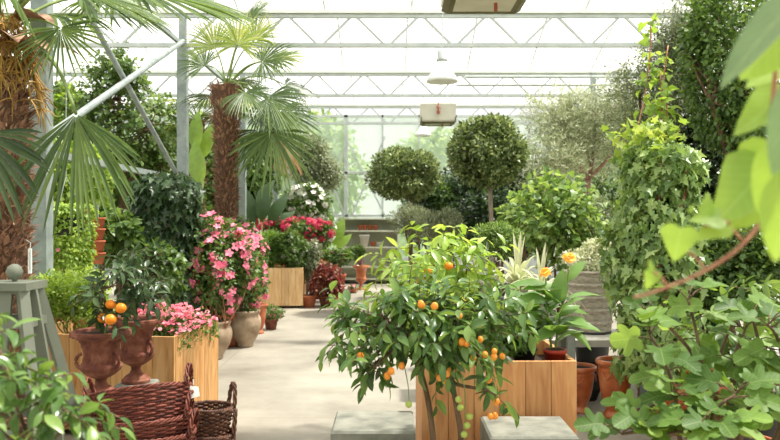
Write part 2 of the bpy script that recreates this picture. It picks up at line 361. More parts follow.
def woodmat(name, cols):
    m, nt, N, L = newmat(name)
    tc = N.new('ShaderNodeTexCoord'); g = N.new('ShaderNodeNewGeometry')
    cx = N.new('ShaderNodeCombineXYZ'); sc = N.new('ShaderNodeVectorMath'); sc.operation = 'SCALE'; sc.inputs[3].default_value = 9.0
    for k in range(3): L.new(g.outputs['Random Per Island'], cx.inputs[k])
    L.new(cx.outputs[0], sc.inputs[0]); ad = N.new('ShaderNodeVectorMath'); ad.operation = 'ADD'
    L.new(tc.outputs['Object'], ad.inputs[0]); L.new(sc.outputs[0], ad.inputs[1])
    mp = N.new('ShaderNodeMapping'); mp.inputs['Scale'].default_value = (1, 1, .12); L.new(ad.outputs[0], mp.inputs[0])
    nz = N.new('ShaderNodeTexNoise'); nz.inputs['Scale'].default_value = 26; nz.inputs['Detail'].default_value = 5; nz.inputs['Distortion'].default_value = .8; L.new(mp.outputs[0], nz.inputs['Vector'])
    r = ramp(N, [(.28, cols[0]), (.5, cols[1]), (.72, cols[2])]); L.new(nz.outputs[0], r.inputs[0])
    vo = N.new('ShaderNodeTexVoronoi'); vo.inputs['Scale'].default_value = 3.2; m2 = N.new('ShaderNodeMapping'); m2.inputs['Scale'].default_value = (1.2, 1.2, .8); L.new(ad.outputs[0], m2.inputs[0]); L.new(m2.outputs[0], vo.inputs['Vector'])
    kr = N.new('ShaderNodeMapRange'); kr.inputs[1].default_value = .03; kr.inputs[2].default_value = .07; kr.inputs[3].default_value = .75; kr.inputs[4].default_value = 0; L.new(vo.outputs['Distance'], kr.inputs[0])
    mx = N.new('ShaderNodeMixRGB'); mx.inputs[2].default_value = lin((132, 84, 46)); L.new(kr.outputs[0], mx.inputs[0]); L.new(r.outputs[0], mx.inputs[1])
    hs = N.new('ShaderNodeHueSaturation'); mr = N.new('ShaderNodeMapRange'); mr.inputs[3].default_value = .86; mr.inputs[4].default_value = 1.1; L.new(g.outputs['Random Per Island'], mr.inputs[0]); L.new(mr.outputs[0], hs.inputs['Value']); L.new(mx.outputs[0], hs.inputs['Color'])
    pb = N.new('ShaderNodeBsdfPrincipled'); pb.inputs['Roughness'].default_value = .62; L.new(hs.outputs[0], pb.inputs['Base Color'])
    o = N.new('ShaderNodeOutputMaterial'); L.new(pb.outputs[0], o.inputs[0]); return m
M['wood'] = woodmat('larch_boards', [(164, 112, 64), (190, 142, 88), (208, 164, 112)])
M['wood_warm'] = woodmat('warm_larch_boards', [(186, 124, 76), (206, 146, 94), (220, 166, 114)])
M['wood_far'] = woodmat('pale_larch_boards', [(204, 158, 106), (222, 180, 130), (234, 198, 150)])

def floormat():
    m, nt, N, L = newmat('pale_concrete_floor')
    tc = N.new('ShaderNodeTexCoord'); sx = N.new('ShaderNodeSeparateXYZ'); L.new(tc.outputs['Object'], sx.inputs[0])
    n1 = N.new('ShaderNodeTexNoise'); n1.inputs['Scale'].default_value = .9; n1.inputs['Detail'].default_value = 7; n1.inputs['Roughness'].default_value = .62; L.new(tc.outputs['Object'], n1.inputs['Vector'])
    r = ramp(N, [(.3, (126, 120, 109)), (.5, (152, 145, 133)), (.7, (170, 163, 151))]); L.new(n1.outputs[0], r.inputs[0])
    n2 = N.new('ShaderNodeTexNoise'); n2.inputs['Scale'].default_value = 14; n2.inputs['Detail'].default_value = 6; L.new(tc.outputs['Object'], n2.inputs['Vector'])
    mm = N.new('ShaderNodeMapRange'); mm.inputs[3].default_value = .9; mm.inputs[4].default_value = 1.08; L.new(n2.outputs[0], mm.inputs[0])
    hs = N.new('ShaderNodeHueSaturation'); L.new(mm.outputs[0], hs.inputs['Value']); L.new(r.outputs[0], hs.inputs['Color']); col = hs.outputs[0]
    def joint(sock, off, per, w):
        a = N.new('ShaderNodeMath'); a.operation = 'ADD'; a.inputs[1].default_value = -off; L.new(sock, a.inputs[0])
        p = N.new('ShaderNodeMath'); p.operation = 'PINGPONG'; p.inputs[1].default_value = per/2; L.new(a.outputs[0], p.inputs[0])
        c = N.new('ShaderNodeMath'); c.operation = 'LESS_THAN'; c.inputs[1].default_value = w; L.new(p.outputs[0], c.inputs[0]); return c.outputs[0]
    mxm = N.new('ShaderNodeMath'); mxm.operation = 'MAXIMUM'; L.new(joint(sx.outputs[1], 6.13, 3.2, .006), mxm.inputs[0]); L.new(joint(sx.outputs[0], 1.55, 3.4, .006), mxm.inputs[1])
    sc = N.new('ShaderNodeMath'); sc.operation = 'MULTIPLY'; sc.inputs[1].default_value = .45; L.new(mxm.outputs[0], sc.inputs[0])
    mx = N.new('ShaderNodeMixRGB'); mx.inputs[2].default_value = lin((110, 100, 88)); L.new(sc.outputs[0], mx.inputs[0]); L.new(col, mx.inputs[1])
    pb = N.new('ShaderNodeBsdfPrincipled'); pb.inputs['Roughness'].default_value = .55; L.new(mx.outputs[0], pb.inputs['Base Color'])
    b = N.new('ShaderNodeBump'); b.inputs['Strength'].default_value = .08; L.new(n2.outputs[0], b.inputs['Height']); L.new(b.outputs[0], pb.inputs['Normal'])
    o = N.new('ShaderNodeOutputMaterial'); L.new(pb.outputs[0], o.inputs[0]); return m
M['floor'] = floormat()
M['roofglass'] = glassmat('whitewashed_roof_glass', .30, (250, 252, 250), (244, 246, 244))
M['wallglass'] = glassmat('dusty_wall_glass', .42, (240, 246, 242), (226, 240, 230))
M['ground'] = noisemat('outdoor_grass', [(110, 134, 72), (150, 166, 104)], 3, .95, .3)

# ================================================================ the glasshouse
XL, XR, YB, YF, GUT = -9.3, 9.9, 20.9, -3.5, 4.5
fl = MB().box(((XL+XR)/2, (YB+YF)/2, -.06), (XR-XL+.3, YB-YF+.3, .12)).build('floor', M['floor']); struct(fl)
gr = MB(); gr.box((0, 25, -.12), (120, 110, .08)); g_ = gr.build('outdoor_ground', M['ground']); struct(g_, 'grassy ground outside the glasshouse')

RY = [2.0-4.25*2, 2.0-4.25, 2.0, 6.25, 10.5, 14.75, 19.0, 23.25]
rg = MB(); rb = MB()
for y0, y1 in zip(RY, RY[1:]):
    ym = (y0+y1)/2; ya, yb = max(y0, YF), min(y1, YB)
    if yb <= YF: continue
    zz = lambda y: GUT+.72*(1-abs(y-ym)/(ym-y0))
    for a, b in ((ya, min(ym, yb)), (max(ym, ya), yb)):
        if b-a < .05: continue
        rg.add([(XL, a, zz(a)), (XR, a, zz(a)), (XR, b, zz(b)), (XL, b, zz(b))], [[0, 1, 2, 3]])
        for k in range(int((XR-XL)/1.2)+1): x = XL+1.2*k; rb.bar((x, a, zz(a)), (x, b, zz(b)), .02, .025)
    if YF < ym < YB: rb.bar((XL, ym, GUT+.72), (XR, ym, GUT+.72), .04, .04)
    if YF < y0: rb.bar((XL, y0, GUT-.02), (XR, y0, GUT-.02), .12, .05)
ceil = rb.build('ceiling', M['white']); struct(ceil)
rg.build('roof_glazing', M['roofglass'], ceil)

def glass_wall(name, a, b, h, zdwarf=.55, step=1.0, thick=.05, braces=()):
    a = np.array(a, float); b = np.array(b, float); L = np.linalg.norm(b-a); d = (b-a)/L
    w = MB(); n = int(round(L/step))
    up = np.array([0, 0, 1.])
    nr = np.cross(d, up)
    for k in range(n+1):
        p = a+d*L*k/n; w.bar(p, p+up*h, .05 if k % 4 else .1, .05, up=nr)
    for z in (zdwarf, 1.72, 2.9, h-.04): w.bar(a+up*z, b+up*z, .05, .06)
    for (s0, z0, s1, z1) in braces: w.bar(a+d*s0+up*z0+nr*.04, a+d*s1+up*z1+nr*.04, .045, .045, up=nr)
    w.box((a+b)/2+up*(zdwarf/2), (abs(b-a)[0]+.08, abs(b-a)[1]+.08, zdwarf))
    o = w.build(name, M['metal']); struct(o)
    g = MB(); e = d*0
    g.add([a+up*zdwarf, b+up*zdwarf, b+up*h, a+up*h], [[0, 1, 2, 3]])
    g.build('wall_glazing', M['wallglass'], o); return o
bx = lambda px: X(px, YB)-XL
glass_wall('wall_back', (XL, YB, 0), (XR, YB, 0), GUT, braces=[(bx(345), 1.72, bx(318), 3.6), (bx(318), 1.72, bx(346), 3.7), (bx(385), 1.72, bx(345), 3.9), (bx(352), 1.72, bx(385), 3.9)])
glass_wall('wall_left', (XL, YF, 0), (XL, YB, 0), GUT)
glass_wall('wall_right', (XR, YF, 0), (XR, YB, 0), GUT)
glass_wall('wall_front', (XL, YF, 0), (XR, YF, 0), GUT)

# columns and roof trusses
XC = -2.87; YP = [6.25, 10.5, 14.75, 19.0]; XRC = 3.95
lab = ['grey square steel column right behind the thick palm trunk', 'grey square steel column behind the dark ivy pillar', 'grey square steel column beside the tall slim palm', 'grey square steel column at the far end near the glass wall']
for i, y in enumerate(YP):
    for x, s in ((XC, 0), (XRC, 1)):
        m = MB(); m.box((x, y, 2.02), (.13, .13, 4.04)); m.box((x, y, .01), (.24, .24, .02))
        m.box((x, y, GUT-.25), (.09, .09, .5))
        struct(m.build('steel_column', M['post'], org=(x, y, 0)), lab[i] if s == 0 else lab[i].split(' column')[0]+' column hidden in the greenery of the far side')
for i, y in enumerate([2.0]+YP):
    m = MB(); zb, zt = 4.02, 4.42
    x0, x1 = (XC, XRC) if i else (XC, XRC)
    m.bar((XL, y, zb), (XR, y, zb), .06, .055); m.bar((XL, y, zt), (XR, y, zt), .05, .045)
    k0 = -8; s = .93; xs = X(320, 10.5)
    for k in range(-9, 11):
        xb = xs+k*s; xt = xb+s/2
        if xb < XL or xt > XR: continue
        m.bar((xb+.03, y, zb), (xt-.03, y, zt), .03); m.bar((xt+.03, y, zt), (xb+s-.03, y, zb), .03)
    struct(m.build('roof_truss', M['metal'], org=(0, y, zb)), ['steel lattice truss overhead', 'steel lattice truss overhead, over the thick palm', 'big steel lattice truss crossing the top of the view', 'steel lattice truss next beyond the biggest one', 'farthest steel lattice truss, over the end wall'][i])
m = MB(); m.bar((XC, YF, 4.02), (XC, YB, 4.02), .05)
m.bar((XC, 6.25, 2.16), (XC, 10.5, 2.16), .07, .06); struct(m.build('steel_rail', M['post'], org=(XC, 6.25, 2.16)), 'grey steel rail running level between two columns')
m = MB(); m.tube([(XC+.03, 6.3, 2.3), (XC+.03, 10.4, 4.05)], .035, 10); struct(m.build('steel_brace', M['post'], org=(XC, 6.3, 2.3)), 'round steel brace rising away from the thick palm')
m = MB(); m.tube([(XC-.04, 6.5, 3.95), (XC-.04, 10.35, 2.22)], .03, 10); struct(m.build('steel_brace', M['post'], org=(XC, 10.35, 2.22)), 'round steel brace falling toward the column by the ivy pillar')
# service pipes high on the far side
for y, z, x0, r in ((12.6, 3.98, 1.25, .022), (12.6, 3.84, 1.1, .018)):
    m = MB(); m.tube([(x0, y, z), (XR, y, z)], r, 8)
    struct(m.build('steel_pipe', M['metal'], org=(x0, y, z)), 'slim steel pipe under the roof, %s of a pair' % ('upper' if r > .02 else 'lower'))

# ================================================================ heaters and lamps
def heater(px, d, zb, w, h, label):
    x = X(px, d); t = thing('heater_unit', (x, d, zb), label, 'heater', 'heater units hanging from the roof')
    m = MB(); z0 = zb+.035
    hw, hd = w/2, w*.36
    prof = [(hw*.93, z0), (hw, z0+.03), (hw, zb+h-.02), (hw*.97, zb+h)]
    for i in range(3):
        (r0, za), (r1, zc) = prof[i], prof[i+1]
        V = [(x+sx*r, d+sy*hd*r/hw, z) for r, z in ((r0, za), (r1, zc)) for sx, sy in ((-1, -1), (1, -1), (1, 1), (-1, 1))]
        m.add(V, [[0, 1, 5, 4], [1, 2, 6, 5], [2, 3, 7, 6], [3, 0, 4, 7]])
    m.add([(x+sx*hw*.97, d+sy*hd*.97, zb+h) for sx, sy in ((-1, -1), (1, -1), (1, 1), (-1, 1))], [[0, 1, 2, 3]])
    m.build('housing', M['boxcream'], t)
    m = MB(); o = [(hw*.97, z0), (hw*.99, zb+.03), (hw*.85, zb), (hw*.7, zb+.012)]
    for (r0, za), (r1, zc) in zip(o, o[1:]):
        V = [(x+sx*r, d+sy*hd*r/hw, z) for r, z in ((r0, za), (r1, zc)) for sx, sy in ((-1, -1), (1, -1), (1, 1), (-1, 1))]
        m.add(V, [[0, 1, 5, 4], [1, 2, 6, 5], [2, 3, 7, 6], [3, 0, 4, 7]])
    bp = MB(); bp.box((x, d, zb+.02), (w*.72, hd*2*.72, .02)); bp.build('bottom_pan', M['boxcream'], t)
    for sx in (-1, 1): m.bar((x+sx*hw*.97, d-hd*1.02, zb+.02), (x+sx*hw*.97, d-hd*1.02, zb+h*.32), .02)
    m.build('base_frame', M['olive'], t)
    m = MB(); vx = x+.0; m.tube([(vx, d-hd-.02, zb+h), (vx-.01, d-hd-.05, zb+h*.75), (vx+.005, d-hd-.03, zb+h*.5)], .012, 6)
    m.tube([(vx-.04, d-hd-.04, zb+h*.8), (vx+.04, d-hd-.04, zb+h*.72)], .01, 6); m.lathe([(0, 0), (.025, 0), (.025, .06), (0, .06)], (vx, d-hd-.04, zb+h*.45), 10)
    m.tube([(vx+.08, d-hd*.3, zb+.01), (vx+.08, d-hd*.3, zb-.05)], .014, 6); m.build('valve', M['brass'], t)
    for s in (-1, 1):
        m = MB(); m.tube([(x+s*hw*.25, d, zb+h), (x+s*hw*.12, d, GUT+.1)], .006, 5); m.build('hanging_wire', M['metal'], t)
heater(484, 5.8, Z(7, 5.8), .63, .27, 'cream box heater with olive base, biggest, at the top of the view')
heater(437.5, 13.5, Z(125, 13.5), .62, .36, 'small cream box heater hanging above the round topiary tree')
def lamp(px, d, zb, w, label):
    x = X(px, d); t = thing('pendant_lamp', (x, d, zb), label, 'lamp', 'white bell lamps hanging from the roof'); r = w/2
    m = MB(); m.lathe([(r*.96, .0), (r, .0), (r*.93, .05), (r*.62, r*.75), (r*.38, r*1.15), (r*.3, r*1.3), (0, r*1.32)], (x, d, zb), 36)
    m.lathe([(r*.96, .0), (r*.9, .05), (r*.6, r*.73), (r*.3, r*1.1), (0, r*1.12)], (x, d, zb), 36); m.build('shade', M['white'], t, smooth=True)
    m = MB(); m.lathe([(0, r*1.3), (r*.34, r*1.3), (r*.36, r*1.42), (r*.28, r*1.5), (r*.3, r*1.95), (r*.2, r*2.0), (0, r*2.02)], (x, d, zb), 20); m.build('lamp_cap', M['metal'], t, smooth=True)
    m = MB(); m.lathe([(0, r*.25), (r*.2, r*.35), (r*.22, r*.6), (r*.1, r*1.0)], (x, d, zb), 14); m.build('bulb', M['white'], t, smooth=True)
    m = MB(); m.tube([(x, d, zb+r*2), (x+.02, d, GUT+.4)], .008, 6); m.build('cable', M['metal'], t)
lamp(442, 10.3, Z(82, 10.3), .43, 'white bell-shaped pendant lamp, the bigger and higher one')
lamp(423, 17.6, Z(136, 17.6), .38, 'small white bell-shaped pendant lamp beyond the hanging heater')

# ================================================================ pots
def relief(n, amp, z0, z1):
    return lambda a, z, i: 1+amp*np.maximum(0, np.cos(n*a))*((z > z0) & (z < z1))
def garland(n, amp, z0, h):
    def f(a, z, i):
        zz = z0-h*(1-np.cos(n*a))*.25; return 1+amp*np.exp(-((z-zz)/.012)**2)+amp*1.2*np.exp(-((z-z0)/.02)**2)*(np.cos(n*a) > .85)
    return f
def prof_urn(R, H):
    k = [(0, 0), (.52, 0), (.54, .05), (.47, .07), (.42, .1), (.24, .15), (.18, .2), (.19, .25), (.26, .27), (.42, .31), (.6, .38), (.66, .44), (.64, .48), (.57, .5), (.56, .6), (.58, .7), (.62, .8), (.68, .86), (.84, .895), (.98, .915), (1.0, .95), (.985, .985), (.92, 1.0), (.84, .985), (.78, .93)]
    return [(r*R, z*H) for r, z in k]
def prof_pot(R, H, taper=.66, rim=.14):
    k = [(0, 0), (taper, 0), (.92, 1-rim), (.93, 1-rim), (1.0, 1-rim), (1.02, 1-rim*.5), (1.0, 1), (.9, 1), (.88, .93)]
    return [(r*R, z*H) for r, z in k]
def prof_anduze(R, H):
    k = [(0, 0), (.62, 0), (.64, .04), (.6, .07), (.48, .11), (.46, .14), (.55, .2), (.68, .34), (.78, .52), (.84, .7), (.85, .8), (.87, .82), (.85, .84), (.86, .88), (.97, .91), (1.0, .94), (.99, .98), (.93, 1.0), (.84, .98), (.8, .92)]
    return [(r*R, z*H) for r, z in k]
def prof_belly(R, H):
    k = [(0, 0), (.5, 0), (.55, .05), (.5, .08), (.58, .14), (.85, .35), (.98, .55), (1.0, .68), (.95, .8), (.85, .87), (.9, .92), (.95, .96), (.9, 1), (.8, 1), (.76, .94)]
    return [(r*R, z*H) for r, z in k]
def densify(p, k=5):
    p = np.array(p, float); q = np.linspace(0, len(p)-1, (len(p)-1)*k+1); return np.stack([np.interp(q, np.arange(len(p)), p[:, 0]), np.interp(q, np.arange(len(p)), p[:, 1])], 1)
def put_pot(root, x, y, z, prof, mat, name='pot', n=40, fn=None, soil=True, lab=None):
    if fn is not None: prof = densify(prof); f0 = fn; fn = lambda a, zz, i: f0(a, zz, i/5.0); n = 96
    m = MB(); m.lathe(prof, (x, y, z), n, fn); o = m.build(name, mat, root, smooth=True)
    if lab: o['label'] = lab
    if soil:
        r = prof[-1][0]; h = prof[-1][1]; s = MB(); s.lathe([(r*1.03, h+.004), (r*.5, h+.012), (0, h+.016)], (x, y, z), 20); s.build('soil', M['soil'], root, smooth=True)

# planters of boards
def crate(corner, w, dp, h, rz, mat, label, nb=6, nbs=5, group='wooden planters', open_top=True):
    """corner = front corner on the aisle side (its +x end), w across, dp deep"""
    c, s = math.cos(rz), math.sin(rz); ex = np.array([c, s, 0]); ey = np.array([-s, c, 0]); cr = np.array([corner[0], corner[1], 0.])
    t = thing('wooden_planter', tuple(cr-ex*w/2+ey*dp/2), label, 'planter', group)
    th = .028; zb = .045
    def side(p0, e, n, L, nr, name):
        m = MB(); bw = L/n
        for k in range(n):
            q = p0+e*(k+.5)*bw-nr*th/2
            Mx = np.stack([e, nr, UP], 1)
            m.box(q+UP*(zb+(h-zb)/2), (bw-.0035, th, h-zb), M=Mx)
        m.build(name, mat, t)
    A = cr-ex*w
    side(A, ex, nb, w, -ey, 'front_panel'); side(A+ey*dp, ex, nb, w, ey, 'back_panel')
    side(cr+ey*th, ey, nbs, dp-2*th, ex, 'side_panel'); side(A+ey*th, ey, nbs, dp-2*th, -ex, 'side_panel')
    m = MB(); m.box(cr-ex*w/2+ey*dp/2+UP*(h-.11), (w-.06, dp-.06, .02), rz=rz); m.build('soil', M['soil'], t)
    for i in (.12, .88):
        for j in (.15, .85):
            m = MB(); p = cr-ex*w*i+ey*dp*j; m.box(p+UP*.0225, (.08, .05, .045), rz=rz); m.build('foot', M['blackpot'], t)
    return t
crate((X(174, 5.5), 5.5), 1.32, .85, .75, math.radians(-9), M['wood'], 'long wooden planter with pink bedding flowers behind the two urns', 8, 6)
crate((X(577, 4.56), 4.56), .93, .82, .75, math.radians(1), M['wood_warm'], 'wooden planter of vertical boards behind the kumquat tree', 6, 5)
crate((X(303, 13.75), 13.75), .92, .8, .73, math.radians(3), M['wood_far'], 'pale wooden planter under the red geraniums far down the aisle', 7, 5)

# stone blocks
def block(x, y, w, dp, h, label, group='grey stone blocks'):
    m = MB(); b = .012
    for (ww, dd, z0, z1) in ((w, dp, b, h-b),):
        V = [(x+sx*(ww/2-i), y+sy*(dd/2-i), z) for i, z in ((b, 0), (0, b), (0, h-b), (b, h)) for sx, sy in ((-1, -1), (1, -1), (1, 1), (-1, 1))]
        F = []
        for k in range(3): F += [[4*k+j, 4*k+(j+1) % 4, 4*k+4+(j+1) % 4, 4*k+4+j] for j in range(4)]
        m.add(V, F+[[3, 2, 1, 0], [12, 13, 14, 15]])
    o = m.build('stone_block', M['concrete'], org=(x, y, 0)); return tag(o, label, 'block', group)
block(X(373, 4.1)+0, 4.33, .46, .46, .455, 'low grey stone block standing alone on the open floor')
block(X(535, 4.05), 4.27, .48, .44, .44, 'low grey stone block in front of the wooden planter of the kumquat')
block(-1.76, 4.62, .24, .24, .535, 'grey stone block under the nearer ornate urn')
block(-1.72, 5.14, .24, .24, .50, 'grey stone block under the farther ornate urn')
block(-1.2, 3.72, .56, .42, .28, 'low stone block under the tall stack of red-brown baskets')

# obelisk
def obelisk(px, d):
    x = X(px, d); zc = Z(289, d); t = thing('garden_obelisk', (x, d, 0), 'grey wooden garden obelisk with flat cap and ball finial', 'obelisk')
    m = MB(); m.lathe([(0, 0), (.012, 0), (.012, .008), (.03, .02), (.039, .045), (.03, .07), (.012, .082), (0, .084)], (x, d, zc+.036), 20); m.build('ball_finial', M['obelisk'], t, smooth=True)
    m = MB(); m.box((x, d, zc+.018), (.215, .215, .036)); m.box((x, d, zc-.008), (.17, .17, .02)); m.build('cap', M['obelisk'], t)
    r0, r1 = .075, .33
    for sx in (-1, 1):
        for sy in (-1, 1):
            m = MB(); m.bar((x+sx*r0, d+sy*r0, zc), (x+sx*r1, d+sy*r1, 0), .045); m.build('leg', M['obelisk'], t)
    for sx, sy in ((0, -1), (1, 0), (0, 1), (-1, 0)):
        m = MB(); m.bar((x+sx*r0, d+sy*r0, zc), (x+sx*.3, d+sy*.3, 0), .06 if sy else .02, .02 if sy else .06, up=(0, 1, 0) if sy else (1, 0, 0)); m.build('slat', M['obelisk'], t)
    for f in (.12, .5, .85):
        m = MB(); r = r0+(r1-r0)*f; z = zc*(1-f)
        for sx, sy in ((0, -1), (1, 0), (0, 1), (-1, 0)):
            m.box((x+sx*r, d+sy*r, z), (.022 if sx else 2*r, .022 if sy else 2*r, .04))
        m.build('rail', M['obelisk'], t)
obelisk(14.5, 3.6)

# ================================================================ baskets
def basket(name, c, rx, ry, h, mat, label, group, tilt=(0, 0), rz=0.0, rows=13, handles=2, taper=.72, seed=0, hh=.11):
    rng = np.random.default_rng(seed); t = thing(name, (0, 0, 0), label, 'basket', group)
    ns = 26; n = ns*4; a = np.arange(n)*2*PI/n
    m = MB()
    for k in range(rows):
        f = (k+.5)/rows; s = taper+(1-taper)*f**.8; ph = PI*(k % 2)
        r = s+.0075*np.cos(ns/2*a+ph)/rx+rng.normal(0, .003); z = h*f+.0015*np.sin(5*a+k)
        m.tube(np.stack([rx*r*np.cos(a), ry*r*np.sin(a), z], 1), h/rows*.6, 5, closed=True)
    m.build('woven_side', mat, t, smooth=True)
    m = MB()
    for i in range(ns):
        b = i*2*PI/ns; m.tube([(rx*(taper+(1-taper)*f**.8)*math.cos(b), ry*(taper+(1-taper)*f**.8)*math.sin(b), h*f) for f in (0, .3, .6, 1.02)], .0042, 5)
    m.build('stake_frame', mat, t, smooth=True)
    m = MB()
    for q in range(3):
        w = 16*a+q*2*PI/3; r = 1+.007*np.cos(w)/rx; m.tube(np.stack([rx*r*np.cos(a), ry*r*np.sin(a), h*1.02+.007*np.sin(w)], 1), .005, 5, closed=True)
    m.build('braided_rim', mat, t, smooth=True)
    m = MB(); m.lathe([(0, 0), (rx*taper, 0), (rx*taper, .012), (0, .012)], (0, 0, .002), 24, sy=ry/rx); m.build('base', mat, t)
    for s in ((-1, 1) if handles == 2 else (1,)):
        m = MB(); th = np.linspace(0, PI, 17)
        for q in range(3):
            w = th*5+q*2*PI/3
            y = ry*.42*np.cos(th); z = h*.98+hh*np.sin(th); x = s*(rx*(.93+.05*np.sin(th))+.01)
            m.tube(np.stack([x+.008*np.cos(w), y+.008*np.sin(w), z], 1), .0055, 5)
        m.build('handle', mat, t, smooth=True)
    t.location = c; t.rotation_euler = (tilt[0], tilt[1], rz); return t
bx_, by_ = X(140, 3.7), 3.72
g = 'red-brown willow baskets in the taller stack'
for i, (z, tl, lb) in enumerate([(.28, 0, 'red-brown willow basket, bottom of its stack'), (.36, .01, 'red-brown willow basket, second from the bottom of its stack'), (.44, -.02, 'red-brown willow basket, just under the topmost one of its stack'),
                                 (.548, -.12, 'topmost red-brown willow basket, tilted, with a white paper tag')]):
    bt = basket('wicker_basket', (bx_+(.0, .01, -.005, .005)[i], by_, z), .245, .185, .205, M['wicker'], lb, g, ((-.3 if i == 3 else .02), tl), .04*i, seed=i, rows=19)
mt = MB(); mt.add([(.0, 0, 0), (.045, .004, -.012), (.05, -.002, -.06), (.006, -.006, -.065), (.022, 0, 0.002)], [[0, 1, 2, 3]]); mt.tube([(.02, 0, 0), (.02, .004, .03)], .0015, 4)
to = mt.build('paper_tag', M['tagpaper'], bt); to.location = (.245, -.02, .2); to.rotation_euler = (0, 0, -.2)
g = 'dark brown willow baskets in the lower stack'
dx, dy = X(206, 4.05), 4.08
for i, (z, lb) in enumerate([(.0, 'dark brown willow basket, bottom of the lower stack'), (.14, 'dark brown willow basket, third from the top of the lower stack'), (.28, 'dark brown willow basket, second from the top of the lower stack'), (.42, 'dark brown willow basket with standing handle, top of the lower stack')]):
    basket('wicker_basket', (dx+(0, .006, .01, 0)[i], dy, z), .125, .12, .17, M['wickerdark'], lb, g, (0, .02*(i-1)), .5 if i == 3 else .15, rows=16, seed=9+i, hh=.13)

# ================================================================ shelf at the end wall
sx0, sx1, sy = X(338, 19.0), X(398, 19.0), 19.2
t = thing('display_shelf', ((sx0+sx1)/2, sy, 0), 'sage grey wooden shelf unit with clay pots against the glass end wall', 'shelf')
ztop = Z(219, 19.4); cx = (sx0+sx1)/2; w = sx1-sx0
m = MB(); m.box((cx, sy+.24, ztop/2), (w, .03, ztop)); m.build('back_panel', M['shelf'], t)
for z in (Z(231, 19), Z(247.5, 19), Z(267, 19), .12):
    m = MB(); m.box((cx, sy, z), (w+.04, .46, .04)); m.build('shelf_board', M['shelf'], t)
for x in (sx0, sx1): m = MB(); m.box((x, sy, ztop/2), (.04, .48, ztop)); m.build('side_panel', M['shelf'], t)
m = MB(); m.box((cx, sy, ztop), (w+.06, .5, .03)); m.build('top_rail', M['shelf'], t)
def smallpot(px, d, z, R, H, mat, label, prof=prof_pot, group='clay pots on the display shelf', name='clay_pot'):
    m = MB(); x = X(px, d); m.lathe(prof(R, H), (x, d, z), 24); tag(m.build(name, mat, org=(x, d, z), smooth=True), label, 'pot', group)
zs1, zs2 = Z(231, 19)+.021, Z(247.5, 19)+.021
for i, (px, l) in enumerate([(360, 'first of the four small terracotta pots on the top shelf, counted from the broad-leaved plant'), (365, 'second of the four small terracotta pots on the top shelf, counted from the broad-leaved plant'), (370.2, 'third of the four small terracotta pots on the top shelf, counted from the broad-leaved plant'), (375.4, 'last of the four small terracotta pots on the top shelf, nearest the white bush')]):
    smallpot(px, 19.05, zs1, .066, .125, M['terra'], l)
smallpot(364.5, 19.05, zs2, .135, .30, M['whitepot'], 'tall whitish clay pot on the middle shelf', prof_pot)
smallpot(373, 19.05, zs2, .075, .13, M['terra'], 'small terracotta pot right beside the tall whitish pot')
smallpot(379, 19.05, zs2, .07, .11, M['whitepot'], 'small pale clay pot at the end of the middle shelf')
# ================================================================ generic plants
def fruit_mesh(name, r, mat, elong=1.0):
    m = MB(); a = np.linspace(-PI/2, PI/2, 9)
    m.lathe([(max(0, r*math.cos(q))*(1 if abs(q) < 1.5 else 0), r*elong*math.sin(q)-r*elong) for q in a], n=12)
    return m.mesh(name, mat=mat)
def bloom_mesh(name, mat, n=5, w=.42, cup=.35):
    T = leaf_hi(w, .1, cup, 4, .62, 0, 0); m = MB(); a = np.arange(n)*2*PI/n
    d = np.stack([np.cos(a), np.sin(a), np.full(n, .45)], 1); ax, ay, az = frames(d, np.tile(UP, (n, 1)))
    m.inst(T, np.zeros((n, 3)), ax, ay, az, 1.0); m.lathe([(.03, -.55), (.06, -.3), (.14, .02)], n=8)
    return m.mesh(name, mat=mat)
def umbel_mesh(name, mat, n=14, r=1.0, seed=0):
    rng = np.random.default_rng(seed); d = sphdirs(rng, n); d[:, 2] = np.abs(d[:, 2])*.8+.05; m = MB()
    for k in range(4):
        e = nrm(d+rng.normal(size=(n, 3))*.5); ax, ay, az = frames(np.cross(d, e), d); m.inst(leaf_lo(.42, .2, .2), d*r*.75, ax, ay, az, .5*r)
    return m.mesh(name, mat=mat)
BL = {'pink': bloom_mesh('pink_bloom', M['pink'], 5, .33, .2), 'soft': bloom_mesh('bedding_bloom', M['softpink'], 5, .5, .2), 'white': bloom_mesh('white_bloom', M['whitefl'], 5, .42),
      'red': umbel_mesh('red_bloom', M['red']), 'plum': umbel_mesh('plum_bloom', M['plum']), 'redb': bloom_mesh('red_bloom', M['red'])}
FR = {'orange': fruit_mesh('orange_fruit', .031, M['orange'], .9), 'kum': fruit_mesh('kumquat', .0165, M['tangerine'], 1.15), 'green': fruit_mesh('green_fruit', .017, M['unripe'])}

